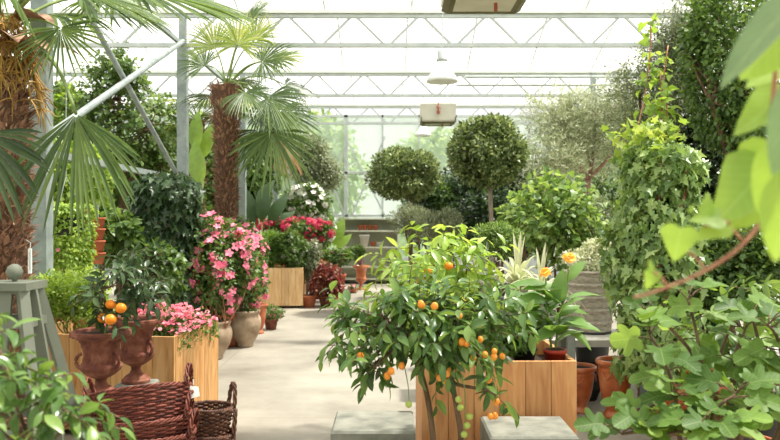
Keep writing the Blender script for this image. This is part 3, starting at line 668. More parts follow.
def bush(name, label, cat, base, c, r, n, T, size, leaf, seed, trunk=None, tr=.02, bark='bark', lumps=16, lr=.4, shell=.75, pot=None, droop=.3, up=.6, stems=1, group=None, kw=None, twigs=0, split=None, flat=0, tops=None):
    """trunk(s) from base to the crown, limbs to its lumps, leaves over them"""
    rng = np.random.default_rng(seed); base = np.array(base, float); c = np.array(c, float); r = np.broadcast_to(np.asarray(r, float), (3,))
    t = thing(name, tuple(base), label, cat, group); z0 = base[2]
    if pot is None and base[2] == 0 and base[1] < 21: q = min(.3, max(.15, .4*r[0])); pot = (prof_pot, q, q*1.5, 'terra' if seed % 3 else 'blackpot')
    if pot:
        pf, R, H, mt = pot[:4]; put_pot(t, base[0], base[1], base[2], pf(R, H), M[mt], n=32, fn=pot[4] if len(pot) > 4 else None); z0 += H*.9
    pos, out, lc = crown(rng, n, c, r, lumps, lr, shell, flat)
    m = MB(); fork = np.array([c[0], c[1], c[2]-r[2]*.55]) if trunk is None else np.array(trunk, float)
    for s in range(stems):
        b = np.array([base[0]+(rng.normal()*.04 if stems > 1 else 0), base[1]+(rng.normal()*.04 if stems > 1 else 0), z0]); f = fork+(rng.normal(size=3)*r*.25 if stems > 1 else 0)
        limb(m, b, f, tr, tr*.75, rng, .03 if stems == 1 else .06)
        for q in lc[s::stems]:
            limb(m, f, q, tr*.5, tr*.14, rng, .1, 6, 5)
    m.build('trunk' if stems == 1 else 'stems', M[bark], t, smooth=True)
    ml = MB()
    if twigs:
        mw = MB(); k = n//twigs; put_twigs(ml, mw, rng, T, pos[:k], out[:k], size*2.4, twigs, size, droop=droop, up=up, **(kw or {})); mw.build('twigs', M[bark], t)
    else: put_leaves(ml, rng, T, pos, out, size, up, droop)
    ml.build('foliage', G[leaf] if isinstance(leaf, str) else leaf, t, smooth=True)
    return t, pos, out, rng

def flowers(t, rng, pos, out, kind, n, size, cond=None, name='flower', label=None, limit=100, lift=.0):
    k = np.arange(len(pos)); k = k[out[k, 1] < .25]; rad = np.linalg.norm((pos[k]-pos.mean(0))/pos.std(0), axis=1); k = k[rad > np.quantile(rad, .45)]; cond0 = cond; cond = (lambda p: cond0(p)) if cond0 else None
    if cond is not None: k = k[cond(pos[k])]
    k = rng.choice(k, min(n, len(k)), replace=False)
    d = nrm(out[k]+np.array([0, -.35, .25])+rng.normal(size=(len(k), 3))*.3)
    spread(t, name, BL[kind], pos[k]+out[k]*lift, d, size*(.75+.5*rng.random(len(k))), rng, limit=limit, label=label)

# ---- round topiaries
def ball_tree(px, py, d, rpx, rpy, label, leaf, stem_px, n, seed, bumps=70):
    c = P(px, py, d); R = (rpx*d/FOC, rpx*d/FOC*.95, rpy*d/FOC)
    return bush('topiary_tree', label, 'tree', (X(stem_px, d), d, 0), c, R, n, LO, .066, leaf, seed, trunk=(X(stem_px, d), d, c[2]-R[2]*.6), tr=.042, bark='barkgrey', lumps=bumps, lr=.3, shell=1.0, droop=-.1, pot=(prof_pot, .26, .42, 'terra'))
ball_tree(487, 151, 11.0, 42, 37, 'round-headed topiary tree on a tall bare grey stem', 'laurel', 489.5, 15000, 1)
t_ = ball_tree(404, 174, 13.2, 39, 28, 'wide mushroom-shaped topiary tree in front of the glass end wall', 'laurel', 411, 13000, 2, 60)

# ---- centre background shrubs
bush('dark_shrub', 'dark green shrub between the two topiary trees, behind the kumquat', 'shrub', (X(455, 15.5), 15.5, 0), P(455, 205, 15.5), (1.15, .8, 1.0), 9000, LOW, .10, 'dark', 11, stems=4, lumps=22)
bush('dark_shrub', 'broad-leaved dark shrub behind the stem of the round-headed topiary', 'shrub', (X(500, 13.6), 13.6, 0), P(505, 208, 13.6), (1.0, .7, .95), 8000, LOW, .09, 'dark', 12, stems=4, lumps=20)
bush('green_shrub', 'mid-green leafy shrub under the mushroom-shaped topiary', 'shrub', (X(432, 15.2), 15.2, 0), P(433, 200, 15.2), (.5, .5, .5), 3500, LOW, .085, 'mid', 13, stems=3)
bush('silver_shrub', 'small grey-leaved shrub with fine leaves beside the display shelf', 'shrub', (X(411, 11.8), 11.8, 0), P(411, 224, 11.8), (.36, .36, .30), 4500, LON, .055, 'olive', 14, stems=4, droop=-.4, pot=(prof_pot, .24, .5, 'terra'))
bush('silver_shrub', 'small grey-green fine-leaved shrub, its neighbour nearer the topiary stem', 'shrub', (X(439, 11.2), 11.2, 0), P(439, 226, 11.2), (.38, .36, .28), 4500, LON, .055, 'olive', 15, stems=4, droop=-.4, pot=(prof_pot, .24, .5, 'terra'))
bush('green_shrub', 'soft light green cushion-shaped shrub at the foot of the round-headed topiary', 'shrub', (X(495, 8.2), 8.2, 0), P(495, 240, 8.2), (.34, .3, .19), 6500, LO, .034, 'midlit', 16, stems=4, droop=-.2, pot=(prof_pot, .26, .8, 'blackpot'))
bush('fatsia_shrub', 'large-leaved light green shrub rising in front of the olive tree', 'shrub', (X(556, 9.2), 9.2, 0), P(557, 222, 9.2), (.70, .6, .64), 1450, VINE, .08, 'midlit', 17, stems=5, lumps=44, droop=.1, up=.9, pot=(prof_pot, .26, .5, 'terra'))
bush('fatsia_shrub', 'smaller large-leaved shrub between topiary stem and the taller one like it', 'shrub', (X(520, 9.9), 9.9, 0), P(521, 217, 9.9), (.34, .3, .42), 750, VINE, .08, 'midlit', 18, stems=3, droop=.1, up=.9, pot=(prof_pot, .2, .5, 'terra'))
bush('variegated_shrub', 'pale variegated small-leaved shrub behind the ringed grey planter', 'shrub', (X(592, 8.2), 8.2, 0), P(594, 257, 8.2), (.36, .3, .2), 3800, LOW, .04, 'varie', 19, stems=3, pot=(prof_pot, .24, .75, 'blackpot'))
bush('brown_shrub', 'twiggy brownish shrub below the fork of the pale olive tree', 'shrub', (X(596, 10.2), 10.2, 0), P(598, 226, 10.2), (.46, .35, .46), 4600, LO, .05, 'olive', 20, stems=3)

bush('dark_shrub', 'dark green shrub filling the gap behind the trunk of the pale olive tree', 'shrub', (X(602, 14.2), 14.2, 0), P(606, 212, 14.2), (.8, .6, .9), 5000, LOW, .09, 'mid', 23, stems=4, lumps=24)
# ---- olive trees
def olive_tree(base, fork, blobs, n, size, leaf, label, seed, bark, tr, droop=.0):
    rng = np.random.default_rng(seed); t = thing('olive_tree', tuple(base), label, 'tree'); base = np.array(base, float); fork = np.array(fork, float)
    put_pot(t, base[0], base[1], 0, prof_pot(.32, .5), M['terra']); m = MB(); b0 = base+[0, 0, .45]; limb(m, b0, fork, tr, tr*.75, rng, .03, 8, 9)
    ml = MB(); mw = MB(); tot = sum(np.prod(r)**(2/3) for _, r in blobs)
    for c, r in blobs:
        c = np.array(c); r = np.array(r); limb(m, fork, c, tr*.55, tr*.25, rng, .1, 7, 7); k = int(n*np.prod(r)**(2/3)/tot)
        pos, out, lc = crown(rng, k//7, c, r, 14, .45, .75)
        for q in lc: limb(m, c, q, tr*.16, tr*.05, rng, .12, 6, 5)
        put_twigs(ml, mw, rng, LON, pos, out+[0, 0, .3], size*3.4, 7, size, ang=.7, droop=droop, up=.3, wood=.0016, jit=.5)
    m.build('trunk', M[bark], t, smooth=True); mw.build('twigs', M['stem'], t); ml.build('foliage', G[leaf], t, smooth=True); return t
d = 11.8
olive_tree((X(589, d), d, 0), P(588, 180, d), [(P(560, 126, d), (.62, .5, .6)), (P(600, 114, d), (.68, .5, .55)), (P(546, 165, d-.5), (.46, .4, .46)), (P(585, 148, d+.8), (.6, .5, .5)), (P(627, 132, d), (.5, .4, .7))], 19000, .075, 'olivepale', 'pale silvery olive tree with a forked reddish trunk', 21, 'barkred', .062)
d = 7.6
olive_tree((X(672, d), d, 0), P(668, 170, d), [(P(668, 85, d), (.34, .32, .42)), (P(640, 95, d), (.26, .26, .36)), (P(690, 110, d-.2), (.34, .32, .4)), (P(670, 132, d), (.36, .3, .32)), (P(690, 50, d), (.32, .3, .4)), (P(706, 15, d), (.3, .3, .4)), (P(668, 50, d), (.25, .25, .3)), (P(636, 128, d), (.2, .2, .26))], 15000, .055, 'olive', 'grey-green olive tree standing behind the bright ivy pillar', 22, 'bark', .045, .1)

# ---- tall dark ficus mass on the far right
def ficus(px, py, d, r, n, seed, label, leaf='mid', size=.055, base=None):
    return bush('weeping_fig', label, 'tree', (X(px, d), d, 0), P(px, py, d), r, n, LOW, size, leaf, seed, stems=3, tr=.03, lumps=44, lr=.3, shell=.95, pot=(prof_pot, .26, .45, 'terra'))
ficus(742, 60, 6.6, (.55, .5, .98), 8500, 31, 'tall glossy weeping fig filling the corner above, bright green on top', 'mid')
ficus(700, 180, 7.4, (.5, .45, .62), 9000, 32, 'dark weeping fig below the olive tree and behind the ivy', 'dark')
ficus(790, 190, 6.9, (.5, .45, 1.0), 9000, 33, 'dark weeping fig at the very edge, behind the out-of-focus vine leaves', 'dark')
bush('climbing_fig', 'small-leaved climber on the wires between the ivy pillar and the vine stem', 'climber', (X(735, 5.6), 5.6, 0), P(735, 268, 5.6), (.46, .3, .42), 5200, LOW, .05, 'mid', 34, stems=4, lumps=26, pot=(prof_pot, .24, .4, 'terra'))

# ---- ivy pillars
def ivy_pillar(px, d, r, z0, z1, n, leaf, label, seed, size=.07, pot=None, lean=0, bulge=.15, group=None):
    rng = np.random.default_rng(seed); x = X(px, d); t = thing('ivy_pillar', (x, d, 0), label, 'ivy')
    if pot: put_pot(t, x, d, 0, pot[0](pot[1], pot[2]), M[pot[3]], fn=pot[4] if len(pot) > 4 else None)
    m = MB(); m.tube([(x, d, 0), (x+lean, d, z1-.05)], .02, 8)
    for k in range(9):
        a = rng.random()*6.28; q = np.linspace(0, 1, 14); rr = r*.8*(.6+.4*np.sin(q*PI))
        m.tube(np.stack([x+lean*q+rr*np.cos(a+q*4), d+rr*np.sin(a+q*4), z0+(z1-z0)*q], 1), .006, 5)
    m.build('stems', M['vinestem'], t, smooth=True)
    f = rng.random(n); a = rng.random(n)*2*PI; prof = (1+bulge*np.sin(f*9+seed)+.12*np.sin(a*3+f*11))*np.minimum(1, (1.02-f)*12)**.5
    q = r*prof*(.62+.42*rng.random(n)); out = np.stack([np.cos(a), np.sin(a), np.full(n, .15)], 1)
    pos = np.stack([x+lean*f+q*np.cos(a), d+q*np.sin(a), z0+(z1-z0)*f], 1)
    dd = nrm(out*.5+np.array([0, 0, -1.0])+rng.normal(size=(n, 3))*.45); nn = nrm(out+np.array([0, 0, .7])+rng.normal(size=(n, 3))*.65)
    ax, ay, az = frames(dd, nn); ml = MB(); ml.inst(IVY, pos, ax, ay, az, size*(.5+.7*rng.random(n))); ml.build('foliage', G[leaf], t, smooth=True)
    return t, pos, out, rng
d = 5.75
t, pos, out, rng = ivy_pillar(657, d, .335, .42, 2.18, 3700, 'ivy', 'bright green ivy pillar climbing from a glazed terracotta pot', 41, .08, lean=.02)
ml = MB(); k = 190; a = rng.random(k)*2*PI; pos = np.stack([X(650, d)+.3*np.cos(a)*rng.random(k)-.03, d+.3*np.sin(a)*rng.random(k), 2.02+.32*rng.random(k)], 1)
put_leaves(ml, rng, IVY, pos, nrm(np.stack([np.cos(a), np.sin(a), np.ones(k)], 1)), .07, .6, .2); ml.build('young_leaves', G['ivyyellow'], t, smooth=True)
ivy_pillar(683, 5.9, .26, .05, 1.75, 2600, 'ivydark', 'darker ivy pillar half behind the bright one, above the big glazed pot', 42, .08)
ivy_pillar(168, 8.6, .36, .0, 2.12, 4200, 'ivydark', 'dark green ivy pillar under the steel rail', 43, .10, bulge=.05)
# bright climber shooting up past the olive tree
rng = np.random.default_rng(44); d = 6.0; t = thing('climbing_vine', (X(668, d), d, 0), 'slender climber with lime green leaves running up beside the dark olive tree', 'climber')
m = MB(); ml = MB(); 
for sh in range(6):
    q = np.linspace(0, 1, 40); p = np.stack([X(641+7*sh, d)+.05*np.sin(q*9+sh*2)+(.45-.07*sh)*np.maximum(0, q-.6), d+.3+.06*np.cos(q*6+sh), .02+(3.25-.22*((sh*5) % 6))*q], 1); m.tube(p, .006, 5)
    k = rng.integers(20, 40, 70); u = sphdirs(rng, 70); u[:, 2] = -np.abs(u[:, 2])*.4; put_leaves(ml, rng, VINE, p[k]+u*.07, u, .066, .9, .1)
m.build('stems', M['vinestem'], t, smooth=True); ml.build('foliage', G['vine'], t, smooth=True)

# ---- left background: citrus / ficus canopy with twisted trunk
d = 11.6; rng = np.random.default_rng(51)
t = thing('fig_tree', (X(128, d), d, 0), 'leafy tree with a thick twisted brown trunk behind the steel braces', 'tree')
m = MB(); q = np.linspace(0, 1, 22); f0 = P(124, 178, d); m.tube(np.stack([X(127, d)+.08*np.sin(q*7)+.0*q, d+.05*np.cos(q*8), q*f0[2]], 1), .145-.055*q+.014*np.sin(q*23), 12)
m.tube(np.stack([X(126, d)+.09*np.sin(q*7+2.6), d+.09*np.cos(q*7+2), q*f0[2]*.98], 1), .05-.015*q, 9)
blobs = [(P(112, 100, d), (.8, .6, .5)), (P(75, 120, d), (.64, .6, .58)), (P(145, 130, d), (.62, .6, .64)), (P(95, 155, d), (.8, .6, .45)), (P(160, 165, d+.3), (.5, .5, .4)), (P(118, 70, d), (.34, .35, .26))]
ml = MB(); mw = MB()
for c, r in blobs:
    limb(m, f0, c, .05, .02, rng, .1)
    pos, out, lc = crown(rng, 170, c, r, 16, .45)
    for z in lc: limb(m, c, z, .016, .005, rng, .12, 6, 5)
    put_twigs(ml, mw, rng, LOW, pos, out, .24, 7, .085, droop=.4)
m.build('trunk', M['bark'], t, smooth=True); mw.build('twigs', M['bark'], t); ml.build('foliage', G['mid'], t, smooth=True)
bush('green_shrub', 'yellow-green shrub seen through the steel frame beside the thick palm', 'shrub', (X(58, 12.5), 12.5, 0), P(60, 112, 12.5), (.45, .5, .45), 1000, LOW, .14, 'lime', 52, stems=4)
bush('green_shrub', 'light green leafy shrub behind the hanging drooping palm leaf', 'shrub', (X(70, 10.6), 10.6, 0), P(72, 190, 10.6), (.75, .5, .75), 4200, LOW, .1, 'lime', 53, stems=4)
bush('green_shrub', 'dark green shrub low beside the twisted trunk', 'shrub', (X(108, 8.0), 8.0, 0), P(106, 235, 8.0), (.4, .35, .3), 2200, ELLW, .10, 'mid', 54, stems=4)
bush('green_shrub', 'bright green laurel-like shrub at the foot of the dark ivy pillar', 'shrub', (X(160, 8.1), 8.1, 0), P(158, 272, 8.1), (.3, .3, .3), 1500, ELLW, .095, 'mid', 55, stems=4)
bush('green_shrub', 'dark dense shrub on the ground between ivy pillar and the mandevilla', 'shrub', (X(196, 9.4), 9.4, 0), P(196, 262, 9.4), (.26, .3, .5), 2200, LOW, .075, 'dark', 56, stems=4)
bush('tall_shrub', 'tall broad shrub filling the space beyond the slim palm', 'shrub', (X(225, 16.5), 16.5, 0), P(225, 182, 16.5), (1.3, .8, 1.3), 6500, LOW, .14, 'mid', 57, stems=5, lumps=24)
bush('tall_shrub', 'tall green shrub behind the dark ivy pillar and the leafy tree', 'shrub', (X(135, 13.5), 13.5, 0), P(130, 205, 13.5), (1.6, .8, 1.1), 8000, LOW, .13, 'mid', 58, stems=5, lumps=26)
bush('tall_shrub', 'feathery grey-green tree above the white flowers', 'shrub', (X(318, 18), 18, 0), P(314, 165, 18), (.75, .6, .85), 4200, LO, .10, 'olive', 59, stems=3)
bush('tall_shrub', 'broad dark shrub by the wall glass beyond the thick palm', 'shrub', (X(-10, 10.5), 10.5, 0), P(-5, 215, 10.5), (1.0, .8, 1.1), 4500, LOW, .12, 'mid', 60, stems=4)

# ---- palms
def palm_frond(ml, mp, hub, start, nrmv, axis, R, rng, nb=34, span=2.45, droop=.5, blade=.019, split=.36, fold=.3, cone=.12, sagp=.12, trim=1.0):
    hub = np.array(hub, float); start = np.array(start, float); a = nrm(np.array(axis, float)); n = np.array(nrmv, float); n = nrm(n-a*(n@a)); s = np.cross(n, a)
    q = np.linspace(0, 1, 9)[:, None]; p = start+(hub-start)*q+UP*sagp*np.sin(q*PI)*np.linalg.norm(hub-start); mp.tube(p, np.linspace(.013, .008, 9)*max(.8, R/.55), 5)
    th = np.linspace(-span, span, nb)+rng.normal(0, .018, nb); ts = np.array([.03, .22, split, .62, .8, .93, 1.0])
    for i, t0 in enumerate(th):
        L = R*(1-.32*(abs(t0)/span)**2)*(1+rng.normal(0, .04))*trim; dr = droop*(1+rng.normal(0, .22))
        d = nrm(math.cos(t0)*a+math.sin(t0)*s+cone*n); w = nrm(np.cross(n, d)); dth = 2*span/nb
        wid = np.minimum(ts*L*dth*.54, blade*R/.55*np.array([1, 1, 1, .85, .6, .32, .04]))
        c = hub+d*(ts*L)[:, None]-UP*(dr*L*np.maximum(0, ts-.25)**2)[:, None]+d*(-.25*dr*L*np.maximum(0, ts-.3)**2)[:, None]+(rng.normal(0, .02)*L)*(ts**2)[:, None]*w
        h = fold*wid[:, None]*n*(1 if i % 2 else 1)
        V = np.concatenate([c-w*wid[:, None]+h, c-h*.6, c+w*wid[:, None]+h]); k = len(ts); j = np.arange(k-1)
        ml.add(V, np.concatenate([np.stack([j, k+j, k+j+1, j+1], 1), np.stack([k+j, 2*k+j, 2*k+j+1, k+j+1], 1)]))
def add_frond(t, hub, start, n, axis, R, rng, mat='palm', **kw):
    ml, mp = MB(), MB(); palm_frond(ml, mp, hub, start, n, axis, R, rng, **kw)
    o = ml.build('frond', G[mat], t, smooth=False); mp.build('petiole', M['stem'], o, smooth=True); return o
def palm_trunk(t, x, y, z0, z1, rfn, rng, n, sl=.16, name='trunk', up=1.1):
    m = MB(); q = np.linspace(0, 1, 30); m.lathe([(rfn(v)*.86, z0+(z1-z0)*v) for v in q], (x, y, 0), 24, lambda a, z, i: 1+.06*np.sin(a*5+z*19)+.05*np.sin(a*3-z*31))
    o = m.build(name, M['palmcore'], t, smooth=True)
    f = rng.random(n); a = rng.random(n)*2*PI; r = np.array([rfn(v) for v in f])*.86
    out = np.stack([np.cos(a), np.sin(a), 0*a], 1); pos = np.stack([x+r*np.cos(a), y+r*np.sin(a), z0+(z1-z0)*f], 1)
    d = nrm(out*.5+np.array([0, 0, up])+rng.normal(size=(n, 3))*.28); ax, ay, az = frames(d, out+rng.normal(size=(n, 3))*.2)
    ml = MB(); ml.inst(leaf_hi(.16, -.5, -.35, 4, .3), pos, ax, ay, az, sl*(.5+.8*rng.random(n)))
    k = n; pos2 = pos[rng.integers(0, n, k)]; d2 = nrm(np.stack([np.cos(a), np.sin(a), 0*a], 1)[rng.integers(0, n, k)]*.5+rng.normal(size=(k, 3))*.6); ax, ay, az = frames(d2, UP+0*d2)
    ml.inst(PRISM, pos, *frames(nrm(out*.7+rng.normal(size=(n, 3))*.7), UP+0*out), np.stack([np.full(n, .0022), sl*(.4+.6*rng.random(n)), np.full(n, .0022)], 1))
    ml.build('bark_fibres', M['palmbark'], o); return o
# thick palm, close
rng = np.random.default_rng(61); d = 5.2; px_ = 4; x = X(px_, d); ztop = Z(60, d)
t = thing('fan_palm', (x, d, 0), 'thick-trunked fan palm with golden flower sprays beside the steel column', 'palm')
palm_trunk(t, x, d, 0, ztop, lambda v: .15+.02*v+.012*math.sin(v*17), rng, 1500, .10)
m = MB(); mh = MB(); top = np.array([x, d, ztop-.05])
for k in range(13):
    a = rng.uniform(-2.6, .6); b = np.array([math.cos(a), math.sin(a), 0]); L = rng.uniform(.22, .34)
    q = np.linspace(0, 1, 10)[:, None]; s0 = top+b*.1+UP*rng.uniform(.05, .32); p = s0+b*L*.6*q+UP*(.12*np.sin(q*2.6)-.42*q*q); m.tube(p, .006, 5)
    for j in range(36):
        i = rng.integers(2, 10); u = nrm(rng.normal(size=3)*.75+b*.4+np.array([0, 0, -.5])); l = rng.uniform(.06, .14); e = p[min(i, 9)]
        v = np.linspace(0, 1, 4)[:, None]; mh.tube(e+u*l*v+np.array([0, 0, -1.])*l*.5*v*v, [.0042, .004, .0036, .002], 4, cap=False)
o = m.build('flower_spray', M['gold'], t, smooth=True); mh.build('flower_strings', M['gold'], o)
m = MB()
for k in range(10):
    a = rng.uniform(0, 6.28); b = np.array([math.cos(a), math.sin(a), .0]); s0 = top+b*.12+UP*(.05+.03*k); p = [s0, s0+b*.12+UP*.1, s0+b*.24+UP*.1, s0+b*.3+UP*.0]
    ax, ay, az = frames(nrm(b+UP*.3)[None], UP[None]); m.inst(leaf_hi(.28, .6, .5, 6), s0[None], ax, ay, az, .34)
m.build('dry_sheaths', M['palmbark'], t, smooth=True)
cr = top+UP*.25
A = lambda *v: np.array(v, float)
add_frond(t, P(60, 28, 4.9), cr+A(.05, 0, 0), A(.0, -.9, .4), A(.3, -.2, -.9), .40, rng, 'palm', nb=24, span=1.75, droop=.12, blade=.012, fold=.5)
add_frond(t, P(76, 114, 4.7), P(40, 52, 5.1), A(.12, -.8, .45), A(.12, -.15, -.97), .72, rng, 'palm', nb=28, span=.95, droop=.25, blade=.012, split=.4)
add_frond(t, P(78, -8, 4.6), cr+A(.1, -.05, .1), A(.2, -.35, .95), A(.95, -.1, -.45), .62, rng, 'palm', nb=30, span=.9, droop=.25)
add_frond(t, P(118, -14, 4.3), cr+A(.1, -.05, .15), A(.25, -.35, .95), A(.97, 0, -.3), .80, rng, 'palm', nb=34, span=1.0, droop=.22)
add_frond(t, P(-22, 135, 4.3), cr+A(-.05, -.1, 0), A(-.1, -.85, .5), A(.35, -.3, -.85), .58, rng, 'palmdark', nb=30, span=1.3, droop=.3)
add_frond(t, P(-10, -25, 4.6), cr+A(0, -.05, .1), A(0, -.6, .8), A(-.1, -.4, .4), .6, rng, 'palm', nb=32, droop=.5)
add_frond(t, cr+A(-.7, .3, .1), cr, A(-.3, 0, 1), A(-1, .3, .1), .7, rng, 'palm', nb=34, droop=.6)
add_frond(t, cr+A(-.1, .8, .3), cr, A(0, .3, 1), A(0, 1, .3), .7, rng, 'palm', nb=34, droop=.6)
add_frond(t, cr+A(.5, .7, .4), cr, A(.3, .3, 1), A(.7, 1, .2), .6, rng, 'palm', nb=34, droop=.6)
# slim palm in the middle distance
rng = np.random.default_rng(62); d = 9.7; x = X(226, d); ztop = Z(86, d)
t = thing('fan_palm', (x, d, 0), 'slim fan palm with shaggy trunk rising behind the pink mandevilla', 'palm')
put_pot(t, x, d, 0, prof_pot(.3, .42), M['terra'])
palm_trunk(t, x, d, .4, ztop, lambda v: .118+.085*v**3+.012*math.sin(v*15), rng, 1500, .085)
cr = np.array([x, d, ztop-.02])
fr = [(238, 45, -.2, (0, -.6, .8), (.15, -.1, .9), .52, 'palmlit'), (262, 62, 0, (.1, -.7, .7), (.8, -.1, .25), .6, 'palm'), (268, 98, -.3, (.3, -.8, .5), (.75, -.2, -.6), .6, 'palm'), (272, 132, -.4, (.1, -.9, .35), (.12, -.1, -.97), .74, 'palm'),
      (245, 92, -.5, (.1, -.8, .5), (.4, -.5, -.5), .5, 'palm'), (215, 48, 0, (-.1, -.6, .8), (-.35, -.1, .85), .5, 'palmlit'), (205, 66, .3, (-.2, -.7, .6), (-.5, .1, .4), .45, 'palm'), (275, 60, 0, (.2, -.6, .8), (.85, 0, .1), .5, 'palmlit'), (255, 40, .2, (.1, -.5, .8), (.4, 0, .8), .5, 'palmlit'), (280, 112, .1, (.4, -.7, .5), (.7, -.1, -.6), .62, 'palm'), (258, 130, .2, (0, -.9, .3), (.0, 0, -1), .6, 'palmdark'),
      (250, 20, .3, (0, -.4, .9), (.5, 0, .6), .5, 'palm'), (285, 85, .4, (.3, -.4, .8), (.9, .3, -.35), .58, 'palmdark'), (210, 95, .6, (-.2, .2, 1), (-.5, .7, -.3), .5, 'palmdark'), (240, 80, .7, (.2, .2, 1), (.3, .9, -.3), .5, 'palmdark'), (262, 112, .2, (.4, -.6, .6), (.75, .1, -.75), .62, 'palmdark')]
for i, (a_, b_, dd, n_, ax_, R_, mt) in enumerate(fr):
    add_frond(t, P(a_, b_, d+dd), cr+A(.03*math.cos(i), .03*math.sin(i), .02), A(*n_), A(*ax_), R_, rng, mt, nb=34, span=2.0 if i < 2 else 1.6, droop=.35, blade=.012, sagp=.15)
add_frond(t, P(281, 138, d-.2), cr+A(.04, 0, -.05), A(.3, -.8, .3), A(.25, -.1, -.95), .55, rng, 'palmdry', nb=20, span=.55, droop=.2, blade=.011)
# palm farther back
rng = np.random.default_rng(63); d = 12.8; x = X(197, d); ztop = Z(120, d)
t = thing('fan_palm', (x, d, 0), 'farther fan palm with yellow-green leaves between the steel columns', 'palm')
palm_trunk(t, x, d, 0, ztop, lambda v: .11+.04*v, rng, 300, .16)
cr = np.array([x, d, ztop]); 
for i in range(15):
    a = i*2.4; e = rng.uniform(-.5, .5); u = A(math.cos(a), math.sin(a), e); R_ = .6
    add_frond(t, cr+u*.55+UP*.1, cr, UP+u*.3, u-UP*.35, R_, rng, ['palm', 'palmlit', 'palmdark'][i % 3], nb=26, span=1.7, droop=.4, blade=.013)

# ---- banana-like leaves
def broad_plant(px, d, label, leaves, mat, pot=None, seed=0, name='banana_plant', z0=.3, stem=.03, w=.2):
    rng = np.random.default_rng(seed); x = X(px, d); t = thing(name, (x, d, 0), label, 'plant')
    if pot: put_pot(t, x, d, 0, pot[0](pot[1], pot[2]), M[pot[3]])
    m = MB()
    for (ax_, ay_, L, lean, py_) in leaves:
        tip = P(ax_, ay_, d+lean); m.tube([(x, d, z0), ((x+tip[0])/2*.9+x*.1, d+lean*.4, (z0+tip[2])/2+.1), tip], [stem, stem*.6, stem*.3], 7)
    m.build('stems', M['stem'], t, smooth=True)
    for (ax_, ay_, L, lean, dirv) in leaves:
        tip = P(ax_, ay_, d+lean); ml = MB(); a, b, c = frames(A(*dirv)[None], A(-.2, -.9, .6)[None]); ml.inst(leaf_hi(w, .15, .25, 12, .42, .01, .02), tip[None], a, b, c, L); ml.build('leaf', G[mat], t, smooth=True)
    return t
broad_plant(198, 11.6, 'banana plant with upright bright leaves between palm and steel column', [(196, 150, .62, 0, (-.05, 0, 1)), (204, 158, .6, .1, (.15, 0, 1)), (201, 185, .7, -.2, (-.2, 0, .9)), (193, 178, .6, .2, (.1, .1, .9))], 'banana', seed=1)
broad_plant(262, 14.9, 'dark broad-leaved plant behind the red geraniums', [(262, 222, .8, 0, (.05, .1, 1)), (270, 224, .75, .1, (.35, .2, .9)), (254, 222, .75, .1, (-.3, .1, .9)), (258, 206, .7, .3, (.3, .3, .8)), (274, 226, .55, .2, (.6, .3, .6))], 'bananadark', seed=2, w=.2)
broad_plant(331, 17.6, 'broad-leaved canna plant beside the display shelf', [(328, 244, .7, 0, (.05, 0, 1)), (334, 246, .7, .1, (.25, 0, 1)), (325, 250, .55, -.1, (-.3, 0, .8)), (337, 250, .5, .1, (.5, 0, .7))], 'banana', seed=3, w=.25, pot=(prof_pot, .22, .35, 'terra'))

# ---- hanging basket of ivy-like green
d = 6.7; x = X(66, d); zc = Z(222, d); t = thing('hanging_basket', (x, d, zc), 'hanging basket overflowing with lime green trailing leaves', 'hanging basket'); rng = np.random.default_rng(71)
m = MB(); m.lathe([(0, -.12), (.1, -.11), (.16, -.04), (.18, .04), (.17, .04)], (x, d, zc), 24); m.build('bowl', M['blackpot'], t, smooth=True)
for k in range(3):
    a = k*2.1+.4; m = MB(); m.tube([(x+.17*math.cos(a), d+.17*math.sin(a), zc+.04), (x, d, zc+.4)], .003, 5); m.build('hanger_wire', M['metal'], t)
m = MB(); m.tube([(x, d, zc+.4), (x, d, 4.42)], .004, 5); m.tube([(x, d, 4.42), (XC, 6.25, 4.42)], .012, 6); m.build('hanger_wire', M['metal'], t)
n = 5200; a = rng.random(n)*2*PI; f = rng.random(n)**.75; r = .23*(.75+.3*rng.random(n))*(1-.25*f+.1*np.sin(a*4)); z = zc+.12*np.sqrt(np.maximum(0, 1-f*2))*(f < .5)-.72*np.maximum(0, f-.16)*(.75+.25*np.sin(a*5+1))
out = np.stack([np.cos(a), np.sin(a), .3+0*a], 1); top = rng.random(n) < .3; rr = np.where(top, r*np.sqrt(rng.random(n)), r); zz = np.where(top, zc+.1+.06*rng.random(n), z)
pos = np.stack([x+rr*np.cos(a), d+rr*np.sin(a), zz], 1); ml = MB(); put_leaves(ml, rng, LOW, pos, out, .04, .7, .8); ml.build('foliage', G['lime'], t, smooth=True)
kk = rng.choice(n, 200, replace=False); p3 = pos[kk]; sel = p3[:, 2] > zc-.0
spread(t, 'flower', BL['pink'], P(0, 0, 1)*0+np.array([P(76, 211, d-.1), P(87.5, 211, d-.05), P(60, 211, d), P(75, 283, d-.2), P(58, 250, d-.25)]), A(0, -1, .2)+np.zeros((5, 3)), np.array([.03, .03, .02, .03, .02]), rng)

